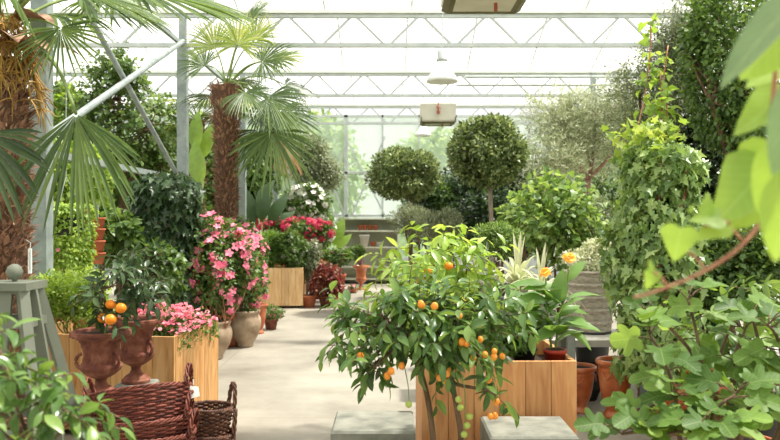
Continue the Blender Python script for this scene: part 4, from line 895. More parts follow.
# ---- planting of the long crate
d = 6.0
bush('herb_bush', 'bright feathery green bush at the back of the long planter', 'plant', (X(75, d), d, .645), P(68, 296, d), (.40, .26, .25), 6000, LO, .036, 'lime', 72, stems=6, tr=.006, bark='stem', lumps=20, droop=-.2)
bush('shrub_plant', 'dark leafy plant in the long planter between the citrus and the pink flowers', 'plant', (X(138, 6.15), 6.15, .645), P(138, 304, 6.15), (.22, .17, .2), 1500, LOW, .05, 'dark', 73, stems=4, tr=.006, bark='stem')
rng = np.random.default_rng(74); w = .62
cx_, cy_ = X(166, 5.9)-.06, 5.9
def bed(label, cx, cy, z, w, dp, rz, n, nf, kind, leaf, seed, hgt=.09, fs=.023, name='bedding_plants', cat='flowers', ls=.036):
    rng = np.random.default_rng(seed); t = thing(name, (cx, cy, z), label, cat)
    def pts(k):
        u = rng.uniform(-1, 1, (k, 2)); c, s = math.cos(rz), math.sin(rz); xx = u[:, 0]*w/2; yy = u[:, 1]*dp/2
        zz = z+hgt*(.35+.65*(1-np.maximum(np.abs(u[:, 0]), np.abs(u[:, 1]))**4))*(.8+.3*np.sin(xx*31)*np.cos(yy*27)); return np.stack([cx+xx*c-yy*s, cy+xx*s+yy*c, zz], 1), u
    p, u = pts(n); p[:, 2] -= rng.random(n)*hgt*.5; ml = MB(); put_leaves(ml, rng, LOW, p, UP+.3*rng.normal(size=(n, 3)), ls, 1, 0); o = ml.build('foliage', G[leaf], t, smooth=True)
    m = MB(); q, u = pts(60); b = q.copy(); b[:, 2] = z
    for i in range(60): m.tube([b[i], q[i]], .003, 4)
    tag(m.build('stems', M['stem'], t), kind='stuff')
    f, u = pts(nf); spread(t, 'flower', BL[kind], f+UP*.015, UP+np.array([0, -.45, 0])+rng.normal(size=(nf, 3))*.35, fs*(.75+.5*rng.random(nf)), rng, limit=100)
    return t
bed('pink bedding flowers filling the aisle end of the long wooden planter', -1.80, 5.98, .675, .66, .72, math.radians(-9), 3200, 800, 'soft', 'mid', 75, .235, .0185)

# ---- pink mandevillas in pots along the aisle
def mandevilla(px, d, py, r, n, nf, label, seed, pot, kind='pink', group='flowering shrubs in pots along the aisle', fs=.056, leaf='mid'):
    t, pos, out, rng = bush('mandevilla', label, 'flowering shrub', (X(px, d), d, 0), P(px+(0), py, d), r, n, LO, .06, leaf, seed, stems=5, tr=.012, bark='vinestem', lumps=30, lr=.42, shell=.72, pot=pot, group=group)
    flowers(t, rng, pos, out, kind, nf, fs, cond=lambda p: p[:, 1] < d+r[1]*.45, limit=100, lift=.03); return t
mandevilla(213, 8.75, 267, (.53, .44, .66), 10500, 170, 'pink-flowered mandevilla in a pale pot close behind the long planter', 81, (prof_belly, .22, .44, 'terrapale'))
mandevilla(245, 9.6, 268, (.33, .36, .62), 5200, 100, 'pink-flowered mandevilla in a weathered round-bellied clay pot', 82, (prof_belly, .205, .46, 'terrapale'))
mandevilla(258, 10.7, 278, (.18, .2, .28), 1300, 14, 'small pink-flowered mandevilla in a slim terracotta jar', 83, (prof_anduze, .135, .42, 'terra'))
t, pos, out, rng = bush('potted_flowers', 'tiny pink-flowered plant in a small dark clay pot on the aisle floor', 'potted plant', (X(271, 11.1), 11.1, 0), P(272, 312, 11.1), (.2, .18, .13), 900, LO, .04, 'mid', 84, stems=4, tr=.006, bark='stem', pot=(prof_pot, .11, .16, 'terrabrown'))
flowers(t, rng, pos, out, 'pink', 12, .028)

# ---- far crate and around
bush('feathery_shrub', 'feathery bright green grass-like shrub in the pale far planter', 'shrub', (X(268, 14.0), 14.0, .62), P(267, 250, 14.0), (.3, .28, .36), 5500, LON, .09, 'grass', 91, stems=6, tr=.008, bark='stem', droop=-.5)
t, pos, out, rng = bush('flower_bush', 'dark leafy bush with a few white flowers in the pale far planter', 'flowering shrub', (X(291, 14.1), 14.1, .62), P(292, 250, 14.0), (.36, .3, .38), 3600, LO, .075, 'mid', 92, stems=5, tr=.008)
flowers(t, rng, pos, out, 'white', 14, .04, cond=lambda p: p[:, 1] < 14)
def geranium(px, py, d, r, n, nf, label, seed):
    t, pos, out, rng = bush('geranium', label, 'flowering plant', (X(px, d), d, 0), P(px, py, d), r, n, LOW, .07, 'mid', seed, stems=5, tr=.01, bark='stem', pot=(prof_pot, .2, .8, 'terra'), group='red geraniums beyond the far planter')
    flowers(t, rng, pos, out, 'red', nf, .075, cond=lambda p: (p[:, 1] < d+.1) & (p[:, 2] > Z(py, d)-.12), lift=.07); return t
geranium(277, 226, 15.3, (.4, .3, .15), 1300, 30, 'red geranium nearest the slim palm', 93)
geranium(299, 227, 15.1, (.36, .3, .18), 1300, 32, 'red geranium in the middle of the red band, under the white flowers', 94)
geranium(320, 236, 15.4, (.28, .3, .28), 1300, 30, 'red geranium at the aisle end of the red band', 95)
t, pos, out, rng = bush('white_mandevilla', 'tall white-flowered climber above the red geraniums', 'flowering shrub', (X(300, 15.9), 15.9, 0), P(304, 204, 15.9), (.58, .4, .46), 4500, LO, .085, 'mid', 96, stems=5, tr=.015, lumps=22)
flowers(t, rng, pos, out, 'white', 98, .06, cond=lambda p: p[:, 1] < 16, lift=.03)
t, pos, out, rng = bush('white_mandevilla', 'lower white-flowered climber hanging beside the red geraniums', 'flowering shrub', (X(322, 16.8), 16.8, 0), P(323, 226, 16.6), (.25, .3, .6), 1800, LO, .08, 'mid', 97, stems=4, tr=.012)
flowers(t, rng, pos, out, 'white', 36, .05, cond=lambda p: p[:, 1] < 16.7, lift=.03)
bush('rust_shrub', 'rust-leaved shrub in a clay pot at the corner of the aisle', 'shrub', (X(327, 14.0), 14.0, 0), P(326, 282, 14.0), (.36, .3, .33), 2600, LOW, .075, 'rust', 98, stems=5, tr=.01, pot=(prof_pot, .17, .2, 'terrabrown'))
t, pos, out, rng = bush('flower_bush', 'greyish bush with plum flowers above the rust-leaved shrub', 'flowering shrub', (X(336, 14.9), 14.9, 0), P(335, 258, 14.9), (.36, .3, .22), 2600, LO, .065, 'mid', 99, stems=5, tr=.01, pot=(prof_pot, .2, .55, 'terra'))
flowers(t, rng, pos, out, 'plum', 26, .04, cond=lambda p: p[:, 1] < 15)
t, pos, out, rng = bush('flower_bush', 'dull green bush with small pale flowers beside the far planter', 'flowering shrub', (X(309, 13.9), 13.9, 0), P(310, 262, 14.2), (.26, .3, .5), 3000, LO, .06, 'olive', 100, stems=5, tr=.01)
flowers(t, rng, pos, out, 'white', 16, .03, cond=lambda p: p[:, 1] < 14.2)
t, pos, out, rng = bush('potted_flowers', 'terracotta urn with a small green plant in front of the display shelf', 'potted plant', (X(361, 17.4), 17.4, 0), P(357, 253, 17.4), (.2, .2, .2), 900, LO, .07, 'mid', 101, stems=4, tr=.008, pot=(prof_urn, .2, .56, 'terraglaze'))
spread(t, 'flower', BL['plum'], np.array([P(362, 262, 17.15), P(359, 263, 17.2)]), A(0, -1, 1)+np.zeros((2, 3)), .06, rng)
t, pos, out, rng = bush('potted_flowers', 'low pot of pale pink flowers on the floor before the terracotta urn', 'potted plant', (X(353, 16.6), 16.6, 0), P(353, 288, 16.6), (.12, .12, .1), 400, LO, .04, 'mid', 102, stems=4, tr=.006, pot=(prof_pot, .1, .1, 'terra'))
flowers(t, rng, pos, out, 'soft', 10, .03)
# ================================================================ kumquat in the middle
d = 3.9; rng = np.random.default_rng(111)
bx0, by0 = X(446, d), d
t = thing('kumquat_tree', (bx0, by0, 0), 'two-stemmed kumquat tree with small orange fruit between the stone blocks', 'fruit tree')
put_pot(t, bx0, by0, 0, prof_pot(.19, .36), M['terra'])
mw = MB(); f1 = P(421, 372, d); f2 = P(452, 382, d-.05)
def chain(m, pts, r0, r1, n=8):
    pts = np.array(pts); q = np.linspace(0, len(pts)-1, 5*len(pts)); i = np.minimum(q.astype(int), len(pts)-2); f = (q-i)[:, None]
    a = np.array([pts[max(j-1, 0)] for j in i]); b = pts[i]; c = pts[i+1]; e = np.array([pts[min(j+2, len(pts)-1)] for j in i])
    p = .5*((2*b)+(c-a)*f+(2*a-5*b+4*c-e)*f**2+(3*b-a-3*c+e)*f**3); m.tube(p, np.linspace(r0, r1, len(p)), n); return p
chain(mw, [(bx0-.06, by0, .3), P(433, 438, d), P(428, 400, d), f1, P(414, 350, d), P(402, 335, d-.02)], .017, .010)
chain(mw, [(bx0+.04, by0, .3), P(461, 440, d-.05), P(457, 410, d-.05), f2, P(447, 355, d-.08), P(444, 320, d)], .017, .010)
tw = [P(402, 335, d-.02), P(444, 320, d), f1, f2]
blobs = [(P(368, 343, d), (.15, .16, .11), 0), (P(385, 318, d-.05), (.19, .2, .13), 0), (P(354, 325, d+.05), (.09, .12, .07), 0), (P(376, 366, d-.1), (.08, .12, .05), 0), (P(405, 309, d+.05), (.18, .2, .13), 0), (P(437, 318, d), (.2, .22, .16), 1),
         (P(450, 340, d-.1), (.16, .18, .1), 1), (P(474, 330, d), (.13, .16, .13), 1), (P(494, 332, d), (.08, .12, .09), 1), (P(460, 306, d+.1), (.15, .18, .1), 1), (P(497, 312, d+.05), (.08, .12, .08), 1), (P(430, 355, d+.1), (.13, .14, .08), 0), (P(497, 398, d-.2), (.03, .03, .025), 3)]
ml = MB(); tips = []
for c, r, k in blobs:
    c = np.array(c); r = np.array(r); limb(mw, tw[k], c, .011, .005, rng, .1, 8, 6)
    n = int(max(9, 17*(np.prod(r)**(1/3)/.15)**2)) if r[0] > .04 else 3; pos, out, lc = crown(rng, n, c, r, 9, .5, .8)
    for q in pos[:7]: limb(mw, c, q, .004, .0022, rng, .12, 6, 4)
    put_twigs(ml, mw, rng, CIT, pos, out+[0, 0, .1], .15, 8, .085, ang=.95, droop=.55, up=.9, wood=.0022, sag=.15); tips.append(pos)
mw.build('stems', M['bark'], t, smooth=True); ml.build('foliage', G['cit'], t, smooth=True)
kp = [(359, 356), (387, 376), (391, 371), (402, 366), (421, 304), (440, 378), (448, 370), (459, 316), (462, 342), (461, 347), (481, 340), (494, 357), (501, 357), (490, 380), (494, 352), (422, 306), (479, 325), (435, 306), (445, 382), (497, 402), (490, 417), (494, 416), (485, 355), (473, 358), (414, 338), (447, 374), (467, 344)]
spread(t, 'fruit', FR['kum'], np.array([P(a, b-4, d-.17-.03*(i % 3)) for i, (a, b) in enumerate(kp)]), A(0, 0, 1)+.15*rng.normal(size=(len(kp), 3)), .85+.25*rng.random(len(kp)), rng, label='orange kumquat fruit')
gp = [(409, 405), (461, 408), (469, 417), (467, 426), (464, 435), (459, 400)]
spread(t, 'fruit', FR['green'], np.array([P(a, b-4, d-.2) for a, b in gp]), A(0, 0, 1)+.15*rng.normal(size=(len(gp), 3)), 1.0, rng, label='unripe green fruit')
m = MB(); chain(m, [P(455, 360, d-.1), P(464, 385, d-.18), P(465, 410, d-.2), P(465, 432, d-.2)], .004, .002, 5); m.build('hanging_twig', M['stem'], t, smooth=True)
m = MB(); chain(m, [P(404, 365, d-.1), P(408, 385, d-.18), P(409, 402, d-.2)], .003, .002, 5); m.build('hanging_twig', M['stem'], t, smooth=True)
m = MB(); chain(m, [P(480, 350, d-.1), P(493, 380, d-.17), P(497, 400, d-.2)], .004, .002, 5); m.build('hanging_twig', M['stem'], t, smooth=True)
def citrus(px, d, blobs, leaf, size, label, seed, fruits=(), z0=0.0, pot=None, tr=.014, group=None, k=8, dens=1.0, stem_top=None, name='citrus_tree', kind='orange', T=CIT):
    rng = np.random.default_rng(seed); x = X(px, d); t = thing(name, (x, d, z0), label, 'fruit tree' if 'citrus' in name else 'plant', group)
    zz = z0
    if pot: put_pot(t, x, d, z0, pot[0](pot[1], pot[2]), M[pot[3]], name='pot', n=64, fn=pot[4] if len(pot) > 4 else None); zz = z0+pot[2]*.92
    m = MB(); ml = MB(); st = P(*stem_top, d) if stem_top else np.array([x, d, blobs[0][0][2]-blobs[0][1][2]]); limb(m, (x, d, zz), st, tr, tr*.8, rng, .05)
    for c, r in blobs:
        c = np.array(c); r = np.array(r); limb(m, st, c, tr*.6, tr*.3, rng, .12, 7, 6); n = int(dens*max(8, 13*(np.prod(r)**(1/3)/(size*1.6))**2)); pos, out, lc = crown(rng, n, c, r, 9, .5, .8)
        put_twigs(ml, m, rng, T, pos, out+[0, 0, .15], size*1.8, k, size, ang=.95, droop=.5, up=.9, wood=.0025, sag=.3)
    m.build('stems', M['bark'], t, smooth=True); ml.build('foliage', G[leaf], t, smooth=True)
    if len(fruits): spread(t, 'fruit', FR[kind], np.array(fruits), A(0, 0, 1)+.1*rng.normal(size=(len(fruits), 3)), .95+.2*rng.random(len(fruits)), rng, label='ripe orange fruit')
    return t
d = 5.7
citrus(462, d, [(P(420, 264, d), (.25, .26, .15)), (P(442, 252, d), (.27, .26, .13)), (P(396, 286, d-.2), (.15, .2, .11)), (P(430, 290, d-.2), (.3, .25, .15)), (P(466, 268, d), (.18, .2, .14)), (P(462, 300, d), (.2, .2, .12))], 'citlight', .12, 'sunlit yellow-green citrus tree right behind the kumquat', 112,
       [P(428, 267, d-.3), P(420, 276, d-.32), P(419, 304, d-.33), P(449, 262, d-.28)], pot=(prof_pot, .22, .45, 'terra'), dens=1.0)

# ---- citrus trees in the ornate urns
fn_u = lambda a, z, i: 1+.07*np.abs(np.sin(a*9))*((i > 8) & (i < 12))+(.06*np.sin(a*8+1)*np.sin(z*60+a*3)+.04*np.sin(a*21)*np.sin(z*90))*((i > 12) & (i < 18))+.02*np.cos(a*24)*((i > 18) & (i < 21))
def urn_tree(px, d, z0, R, H, blobs, fr, label, seed):
    t = citrus(px, d, blobs, 'citdark', .074, label, seed, fr, z0=z0, pot=(prof_urn, R, H, 'terrabrown', fn_u), tr=.008, group='citrus trees in ornate clay urns', dens=1.0)
    x = X(px, d)
    for s in (-1, 1):
        m = MB(); q = np.linspace(-PI/2, PI/2, 12); a = s*1.15-PI/2
        rr = R*.60+R*.2*np.cos(q); m.tube(np.stack([x+rr*math.cos(a), d+rr*math.sin(a), z0+H*(.54)+H*.11*np.sin(q)], 1), .011, 7); m.build('handle', M['terrabrown'], t, smooth=True)
    return t
d = 4.62
urn_tree(101, d, .535, .178, Z(330, d)-.535, [(P(118, 272, d), (.15, .15, .10)), (P(110, 286, d), (.10, .12, .09)), (P(128, 285, d), (.1, .12, .1)), (P(97, 318, d-.12), (.035, .05, .03))], [P(111, 314, d-.18), P(121, 303, d-.15), P(111, 300, d-.1), P(104, 313, d-.08)], 'citrus tree with four oranges in the nearer ornate terracotta urn', 113)
d = 5.14
urn_tree(136, d, .50, .175, Z(318, d)-.50, [(P(142, 278, d), (.17, .16, .12)), (P(132, 262, d), (.14, .15, .09))], [], 'citrus tree without fruit in the farther ornate terracotta urn', 114)

# ================================================================ middle group behind the crate
# canna in red pot, standing in the planter
d = 4.78; x = X(555, d); zp = .66
t = thing('canna_plant', (x, d, zp), 'canna with orange-yellow flowers in a small red pot on the planter corner', 'potted plant')
put_pot(t, x, d, zp, prof_pot(.072, Z(349, d)-zp+.0, .78, .2), M['redpot']); rng = np.random.default_rng(121); zt = Z(349, d)-.02
def canna(t, stems, leaves, mat, size=.2, w=.24):
    more = []
    for k in range(16):
        s_ = stems[k % 2]; f = .12+.6*(k/16); p = np.array(s_[0])*(1-f)+np.array(s_[-1])*f; a = k*2.4
        more.append((390+p[0]*FOC/p[1], 220-(p[2]-EYE)*FOC/p[1], p[1]-d, (math.cos(a), math.sin(a)*.8, .75), .13+.05*rng.random()))
    m = MB()
    for s in stems: chain(m, s, .009, .005, 7)
    m.build('stems', M['stem'], t, smooth=True)
    for (hx, hy, dd, dirv, L) in leaves+more:
        h = P(hx, hy, d+dd); ml = MB(); dv = A(*dirv)[None]; up = A(0, -.35, 1)[None] if abs(dirv[2]) < .85 else A(-.3*np.sign(dirv[0]), -1, .2)[None]
        a, b, c = frames(dv, up+rng.normal(size=(1, 3))*.2); ml.inst(leaf_hi(w, .25, .3, 10, .42, .012, .05), h[None], a, b, c, L*1.12); ml.build('leaf', G[mat], t, smooth=True)
b0 = (x, d, zt)
canna(t, [[b0, P(560, 315, d), P(566, 290, d), P(569, 268, d)], [(x-.02, d, zt), P(548, 318, d), P(546, 295, d), P(546, 278, d)]],
      [(562, 325, -.02, (.9, -.2, .1), .21), (566, 300, 0, (.8, -.1, .35), .19), (562, 290, 0, (-.85, -.2, .25), .22), (568, 282, 0, (.5, .2, .8), .17), (549, 300, -.03, (-.9, -.2, .1), .22), (547, 286, 0, (-.85, 0, .2), .21), (556, 330, -.04, (-.75, -.5, -.1), .17), (560, 320, -.02, (.6, -.6, .1), .19), (553, 335, -.03, (-.3, -.6, .6), .16), (564, 312, .05, (.8, .4, .1), .2), (550, 310, .04, (-.5, .5, .5), .2), (558, 340, -.03, (.35, -.6, .55), .15), (556, 322, -.05, (.1, -.5, .8), .17), (547, 322, 0, (-.6, -.4, .4), .18), (566, 330, .0, (.75, -.3, -.35), .17), (556, 305, 0, (0.15, -.2, .95), .2)], 'canna')
def bloomhead(t, p, n, s):
    u = sphdirs(rng, n); u[:, 2] = np.abs(u[:, 2])*.9; spread(t, 'flower', BLY, np.array(p)+u*s*.7, u+UP*.3, s*1.1, rng)
BLY = bloom_mesh('yellow_bloom', M['yellow'], 5, .55, .3)
bloomhead(t, P(569, 259, d-.03), 8, .032); bloomhead(t, P(546, 273, d-.03), 6, .028)
x = X(524, d+.1); d = 4.88
t = thing('canna_plant', (x, d, zp), 'taller flowerless canna in a black pot beside the flowering one', 'potted plant'); put_pot(t, x, d, zp, prof_pot(.085, .12), M['blackpot']); b0 = (x, d, zp+.1)
canna(t, [[b0, P(524, 320, d), P(522, 300, d), P(520, 284, d)], [(x+.02, d, zp+.1), P(532, 320, d), P(534, 308, d), P(536, 296, d)]],
      [(522, 322, -.02, (-.85, -.2, .2), .2), (524, 305, 0, (.85, -.2, .3), .2), (521, 290, 0, (-.9, -.1, .25), .17), (530, 325, 0, (.7, -.5, .1), .19), (534, 305, 0, (.8, 0, .3), .16), (524, 335, -.03, (.1, -.6, .7), .2), (521, 296, 0, (.8, -.2, .3), .14), (527, 312, .05, (-.3, .5, .7), .2), (519, 340, -.03, (-.5, -.6, .4), .18), (534, 335, -.03, (.45, -.4, .75), .18)], 'canna')
d = 4.9
bush('leafy_plant', 'low leafy plants in the kumquat-side end of the warm wooden planter', 'plant', (X(478, 4.95), 4.95, .645), P(480, 338, 4.95), (.34, .26, .12), 1100, ELLW, .06, 'mid', 122, stems=6, tr=.005, bark='stem', kw=None)

# striped spider plants / agaves on a table of pots
def spiky(px, d, zpot, label, n, L, mat, seed, pot, name='spider_plant', cat='potted plant', wdt=.04, arch=1.15, group=None):
    rng = np.random.default_rng(seed); x = X(px, d); pf, R, H, mt = pot; t = thing(name, (x, d, zpot), label, cat, group); put_pot(t, x, d, zpot, pf(R, H), M[mt]); z = zpot+H*.93
    ml = MB(); q = np.linspace(0, 1, 9)
    for k in range(n):
        a = k*2.4+rng.normal()*.2; e = rng.uniform(.4, 1.25) if k > 3 else 1.45; l = L*rng.uniform(.75, 1.1); h = np.array([math.cos(a)*math.cos(e), math.sin(a)*math.cos(e), math.sin(e)])
        p = np.array([x, d, z])+h*l*q[:, None]-UP*(arch*l*math.cos(e)*q**2.2)[:, None]; s = nrm(np.cross(h, UP)); w = wdt*L*np.sin(PI*(q*.86+.14))**.7
        nn = np.cross(s, h); V = np.concatenate([p-s*w[:, None]+nn*w[:, None]*.5, p, p+s*w[:, None]+nn*w[:, None]*.5]); j = np.arange(8); ml.add(V, np.concatenate([np.stack([j, 9+j, 10+j, j+1], 1), np.stack([9+j, 18+j, 19+j, 10+j], 1)]))
    ml.build('leaves', G[mat], t, smooth=True); return t
def table(x, y, w, dp, h, label, mat='concrete'):
    t = thing('plant_table', (x, y, 0), label, 'table'); m = MB(); m.box((x, y, h-.03), (w, dp, .06)); m.build('table_top', M[mat], t)
    for sx in (-1, 1):
        for sy in (-1, 1): m = MB(); m.box((x+sx*(w/2-.06), y+sy*(dp/2-.06), (h-.06)/2), (.06, .06, h-.06)); m.build('leg', M['post'], t)
tz = .80; table(X(497, 7.0), 7.0, 1.0, .5, tz, 'grey table carrying the striped plants behind the cannas')
spiky(484, 6.95, tz, 'striped plant in a big whitish pot with a clay-coloured rim behind the kumquat', 22, .40, 'grey', 131, (prof_pot, .11, .26, 'whitepot'))
spiky(518, 6.85, tz, 'large striped arching plant in a pale pot between the two cannas', 34, .56, 'varie', 132, (prof_pot, .1, .2, 'whitepot'))
tz2 = .76; table(X(545, 6.4), 6.42, .5, .4, tz2, 'low grey table behind the flowering canna')
spiky(541, 6.4, tz2, 'striped arching plant in a clay pot next to the ringed grey planter', 30, .5, 'varie', 133, (prof_pot, .1, .22, 'whitepot'))
spiky(479, 9.3, .0, 'grey agave with long stiff leaves at the foot of the round-headed topiary', 26, .55, 'grey', 134, (prof_pot, .3, .95, 'terra'), name='agave', arch=.3)

# ringed grey planter
d = 7.2; x = X(590, d); z0, z1 = Z(332, d), Z(270, d)
table(x-.06, 7.05, .95, .7, z0, 'broad whitish slab table under the ringed grey planter', 'whitepot')
t = thing('ringed_planter', (x, d, z0), 'big grey wicker planter with five horizontal rings', 'planter'); H = z1-z0; R = .235
pr = [(0, 0), (R*.84, 0)]
for k in range(5):
    a, b = k*H/5, (k+1)*H/5; r = R*(.84+.16*(k+.5)/5)
    pr += [(r*.90, a+.002), (r*.95, a+H*.03), (r*.985, a+H*.09), (r*.98, b-H*.05), (r*1.05, b-H*.035), (r*1.06, b-H*.015), (r*1.0, b-H*.002)]
pr += [(R*.93, H), (R*.9, H-.05)]
m = MB(); m.lathe(pr, (x, d, z0), 72, lambda a, z, i: 1+.009*np.sin(a*36+np.floor(z/H*30)*PI)); m.build('woven_body', M['ring'], t, smooth=True)
m = MB(); m.lathe([(R*.92, H-.04), (0, H-.03)], (x, d, z0), 24); m.build('soil', M['soil'], t)
m = MB(); m.tube(np.stack([x+R*.8*np.cos(np.linspace(0, 2*PI, 24)[:-1]), d+R*.8*np.sin(np.linspace(0, 2*PI, 24)[:-1]), np.full(23, z0+.012)], 1), .012, 6, closed=True); m.build('foot_ring', M['blackpot'], t)
t, pos, out, rng = bush('trailing_plant', 'pale small-leaved plant growing in the ringed grey planter', 'plant', (x, d, z1-.03), (x, d, z1+.02), (.2, .2, .07), 700, LOW, .035, 'varie', 141, stems=4, tr=.004, bark='stem')

# pots on the floor behind the warm planter
def lone_pot(px, d, R, H, mat, prof, label, name='clay_pot', group=None, fn=None, lugs=0):
    x = X(px, d); t = thing(name, (x, d, 0), label, 'pot', group); put_pot(t, x, d, 0, prof(R, H), M[mat], name='pot_body', fn=fn, n=64)
    for k in range(lugs):
        a = -PI/2-.5+k*2*PI/lugs; m = MB(); q = np.linspace(0, PI, 9); rr = R*.86
        for s in (-1, 1): m.tube(np.stack([x+(rr+.012)*np.cos(a+s*q*.18), d+(rr+.012)*np.sin(a+s*q*.18), H*.8-H*.12*np.sin(q)], 1), .006, 5)
        m.lathe([(0, -.02), (.016, -.012), (.02, 0), (.016, .012), (0, .02)], (x+rr*math.cos(a), d+rr*math.sin(a), H*.76), 10); m.build('relief_badge', M[mat], t, smooth=True)
    return t
lone_pot(578, 6.35, .155, .385, 'terraglaze', prof_anduze, 'glazed terracotta garden jar half hidden behind the warm wooden planter', lugs=3, group='glazed terracotta garden jars')
lone_pot(615, 6.15, .155, .475, 'terraglaze', prof_anduze, 'empty-looking glazed terracotta garden jar at the foot of the ivy', lugs=3, group='glazed terracotta garden jars')
lone_pot(681, 5.75, .25, .54, 'terraglaze', prof_anduze, 'biggest glazed terracotta jar, behind the fig branches', lugs=4, group='glazed terracotta garden jars')
lone_pot(583, 6.8, .2, .3, 'blackpot', lambda R, H: [(0, 0), (R*.6, 0), (R*.9, H*.5), (R, H*.95), (R*1.03, H), (R*.97, H), (R*.9, H*.9)], 'wide black bowl pot in the shade under the slab table')
lone_pot(757, 5.2, .2, .4, 'blackpot', prof_pot, 'black pot behind the fig stems at the edge')
tb = MB(); tb.box((3.15, 6.1, .27), (1.0, .5, .54)); tag(tb.build('stone_block', M['whitepot'], org=(3.15, 6.1, 0)), 'large pale block seen through the fig branches', 'block')

# ================================================================ fig branches, near on the aisle's far side
rng = np.random.default_rng(151); d = 3.35
t = thing('fig_bush', (X(725, d), d, 0), 'fig bush with big lobed leaves spreading over the lower corner', 'shrub')
put_pot(t, X(725, d), d, 0, prof_pot(.24, .3), M['redpot'])
m = MB(); ml = MB(); B = np.array([X(725, d), d, .25])
ends = [((708, 440), (703, 380), (697, 335), (688, 300), d), ((680, 440), (675, 395), (664, 360), (650, 335), d-.1), ((712, 440), (716, 395), (722, 350), (735, 320), d+.1), ((736, 440), (736, 400), (734, 360), (745, 330), d), ((776, 440), (772, 400), (762, 355), (752, 315), d-.1), ((690, 440), (672, 430), (655, 422), (643, 418), d-.25),
        ((740, 440), (748, 410), (765, 390), (790, 380), d-.3), ((705, 440), (696, 415), (684, 400), (672, 395), d-.3), ((715, 440), (712, 420), (720, 405), (735, 395), d-.4), ((690, 440), (665, 435), (640, 432), (622, 434), d-.35), ((700, 440), (690, 430), (700, 425), (720, 430), d-.45), ((702, 440), (700, 370), (672, 330), (655, 318), d+.1), ((780, 440), (785, 380), (778, 340), (768, 325), d-.2)]
P_, D_ = [], []
for i, e in enumerate(ends):
    pts = [B+rng.normal(size=3)*[.05, .04, 0]]+[P(a, b, e[4]+rng.normal()*.03) for a, b in e[:4]]; p = chain(m, pts, .013 if i != 4 else .02, .005, 7)
    k = np.arange(int(len(p)*.42), len(p)); 
    for j in k[::2].tolist()+[len(p)-1]*3:
        a = rng.random()*6.28; u = nrm(A(math.cos(a), math.sin(a)*.8-.2, .25+rng.normal()*.2)); L = rng.uniform(.05, .1)
        if j == len(p)-1: u = nrm(u+A(0, 0, .5))
        h = p[j]+u*L; m.tube([p[j], p[j]+u*L*.6+UP*.008, h], .0028, 5); P_.append(h); D_.append(nrm(u+A(0, -.1, -.35)))
P_ = np.array(P_); D_ = np.array(D_); n = len(P_); ax, ay, az = frames(D_, UP+A(0, -.5, 0)+rng.normal(size=(n, 3))*.3); ml.inst(FIG, P_, ax, ay, az, rng.uniform(.075, .135, n))
m.build('stems', M['bark'], t, smooth=True); ml.build('foliage', G['fig'], t, smooth=True)
citrus(742, 4.3, [(P(722, 330, 4.3), (.22, .2, .12)), (P(758, 300, 4.3), (.2, .2, .14)), (P(775, 350, 4.3), (.14, .2, .16)), (P(700, 355, 4.35), (.16, .16, .12))], 'mid', .085, 'bushy green plant with plain leaves behind the fig branches', 152, pot=(prof_pot, .2, .35, 'terra'), name='laurel_shrub', dens=.8)

# ================================================================ close, out-of-focus vine
rng = np.random.default_rng(161); d = 1.25
x = X(767, d); t = thing('climbing_vine', (x, d, 0), 'close blurred vine with large bright leaves and an arching pinkish stem', 'climber')
m = MB(); chain(m, [(x+.16, d, .0), (x+.15, d, .6), P(830, 330, d), P(802, 262, d), P(774, 215, d), P(766, 180, d), P(774, 90, d), P(780, 0, d), P(778, -60, d)], .005, .004, 8); m.build('stem', M['vinestem'], t, smooth=True)
m = MB(); arc = chain(m, [P(769, 205, d), P(757, 228, d), P(730, 255, d), P(690, 278, d), P(650, 293, d), P(634, 297, d)], .0042, .0026, 8)
for a, b in ((P(742, 240, d), P(724, 224, d)), (P(730, 222, d), P(705, 224, d)), (P(705, 269, d), P(688, 252, d)), (P(668, 287, d), P(654, 272, d)), (P(724, 224, d), P(704, 227, d))): m.tube([a, (a+b)/2+UP*.004, b], .0024, 6)
m.build('arching_stem', M['vinestem'], t, smooth=True)
def vleaf(hub, tip, dd, mat, T, nr=(0, -.75, .65), dt=0.0, w=1.0):
    a = P(hub[0], hub[1], d+dd); b = P(tip[0], tip[1], d+dd+dt); L = np.linalg.norm(b-a); ml = MB(); ax, ay, az = frames((b-a)[None], A(*nr)[None]); ml.inst(T, a[None], ax, ay, az, np.array([[L*w, L, L*.6]])); ml.build('leaf', G[mat], t, smooth=True)
BIG = leaf_hi(.3, .18, .18, 14, .4, .006, .02); VN = leaf_poly([(0, 0), (.2, -.1), (.36, -.02), (.46, .16), (.4, .32), (.3, .5), (.16, .78), (0, 1.0)], .2, .25)
vleaf((822, -28), (714, 79), -.15, 'vinegrey', BIG, (-.6, -.55, .6), w=.55)
vleaf((805, 10), (741, 76), -.05, 'vine', BIG, (.1, -.8, .6), w=1.1)
vleaf((812, 55), (745, 82), .05, 'vine', BIG, (0, -.6, .8), w=.9)
vleaf((802, 66), (773, 190), -.25, 'vinegrey', BIG, (-.75, -.65, .1), w=.55)
vleaf((785, 95), (733, 131), .0, 'vine', VN, (0, -.7, .7), w=.9)
vleaf((795, 130), (760, 215), -.2, 'vine', BIG, (-.3, -.9, .3), w=.9)
vleaf((792, 165), (775, 262), -.28, 'vine', BIG, (-.4, -.9, .2), w=.8)
vleaf((768, 168), (712, 222), .02, 'vine', VN, (-.1, -.75, .65), w=1.1)
vleaf((772, 150), (735, 200), .05, 'vine', VN, (-.1, -.8, .5), w=1.0)
vleaf((770, 195), (728, 226), .03, 'vine', VN, (0, -.7, .7), w=1.2)
vleaf((765, 160), (735, 166), .05, 'vine', VN, (0, -.6, .8), w=1.0)
vleaf((722, 218), (690, 218), 0, 'vine', VN, (0, -.8, .6), w=1.0)
vleaf((726, 225), (694, 238), 0, 'vine', VN, (0, -.7, .7), w=1.0)
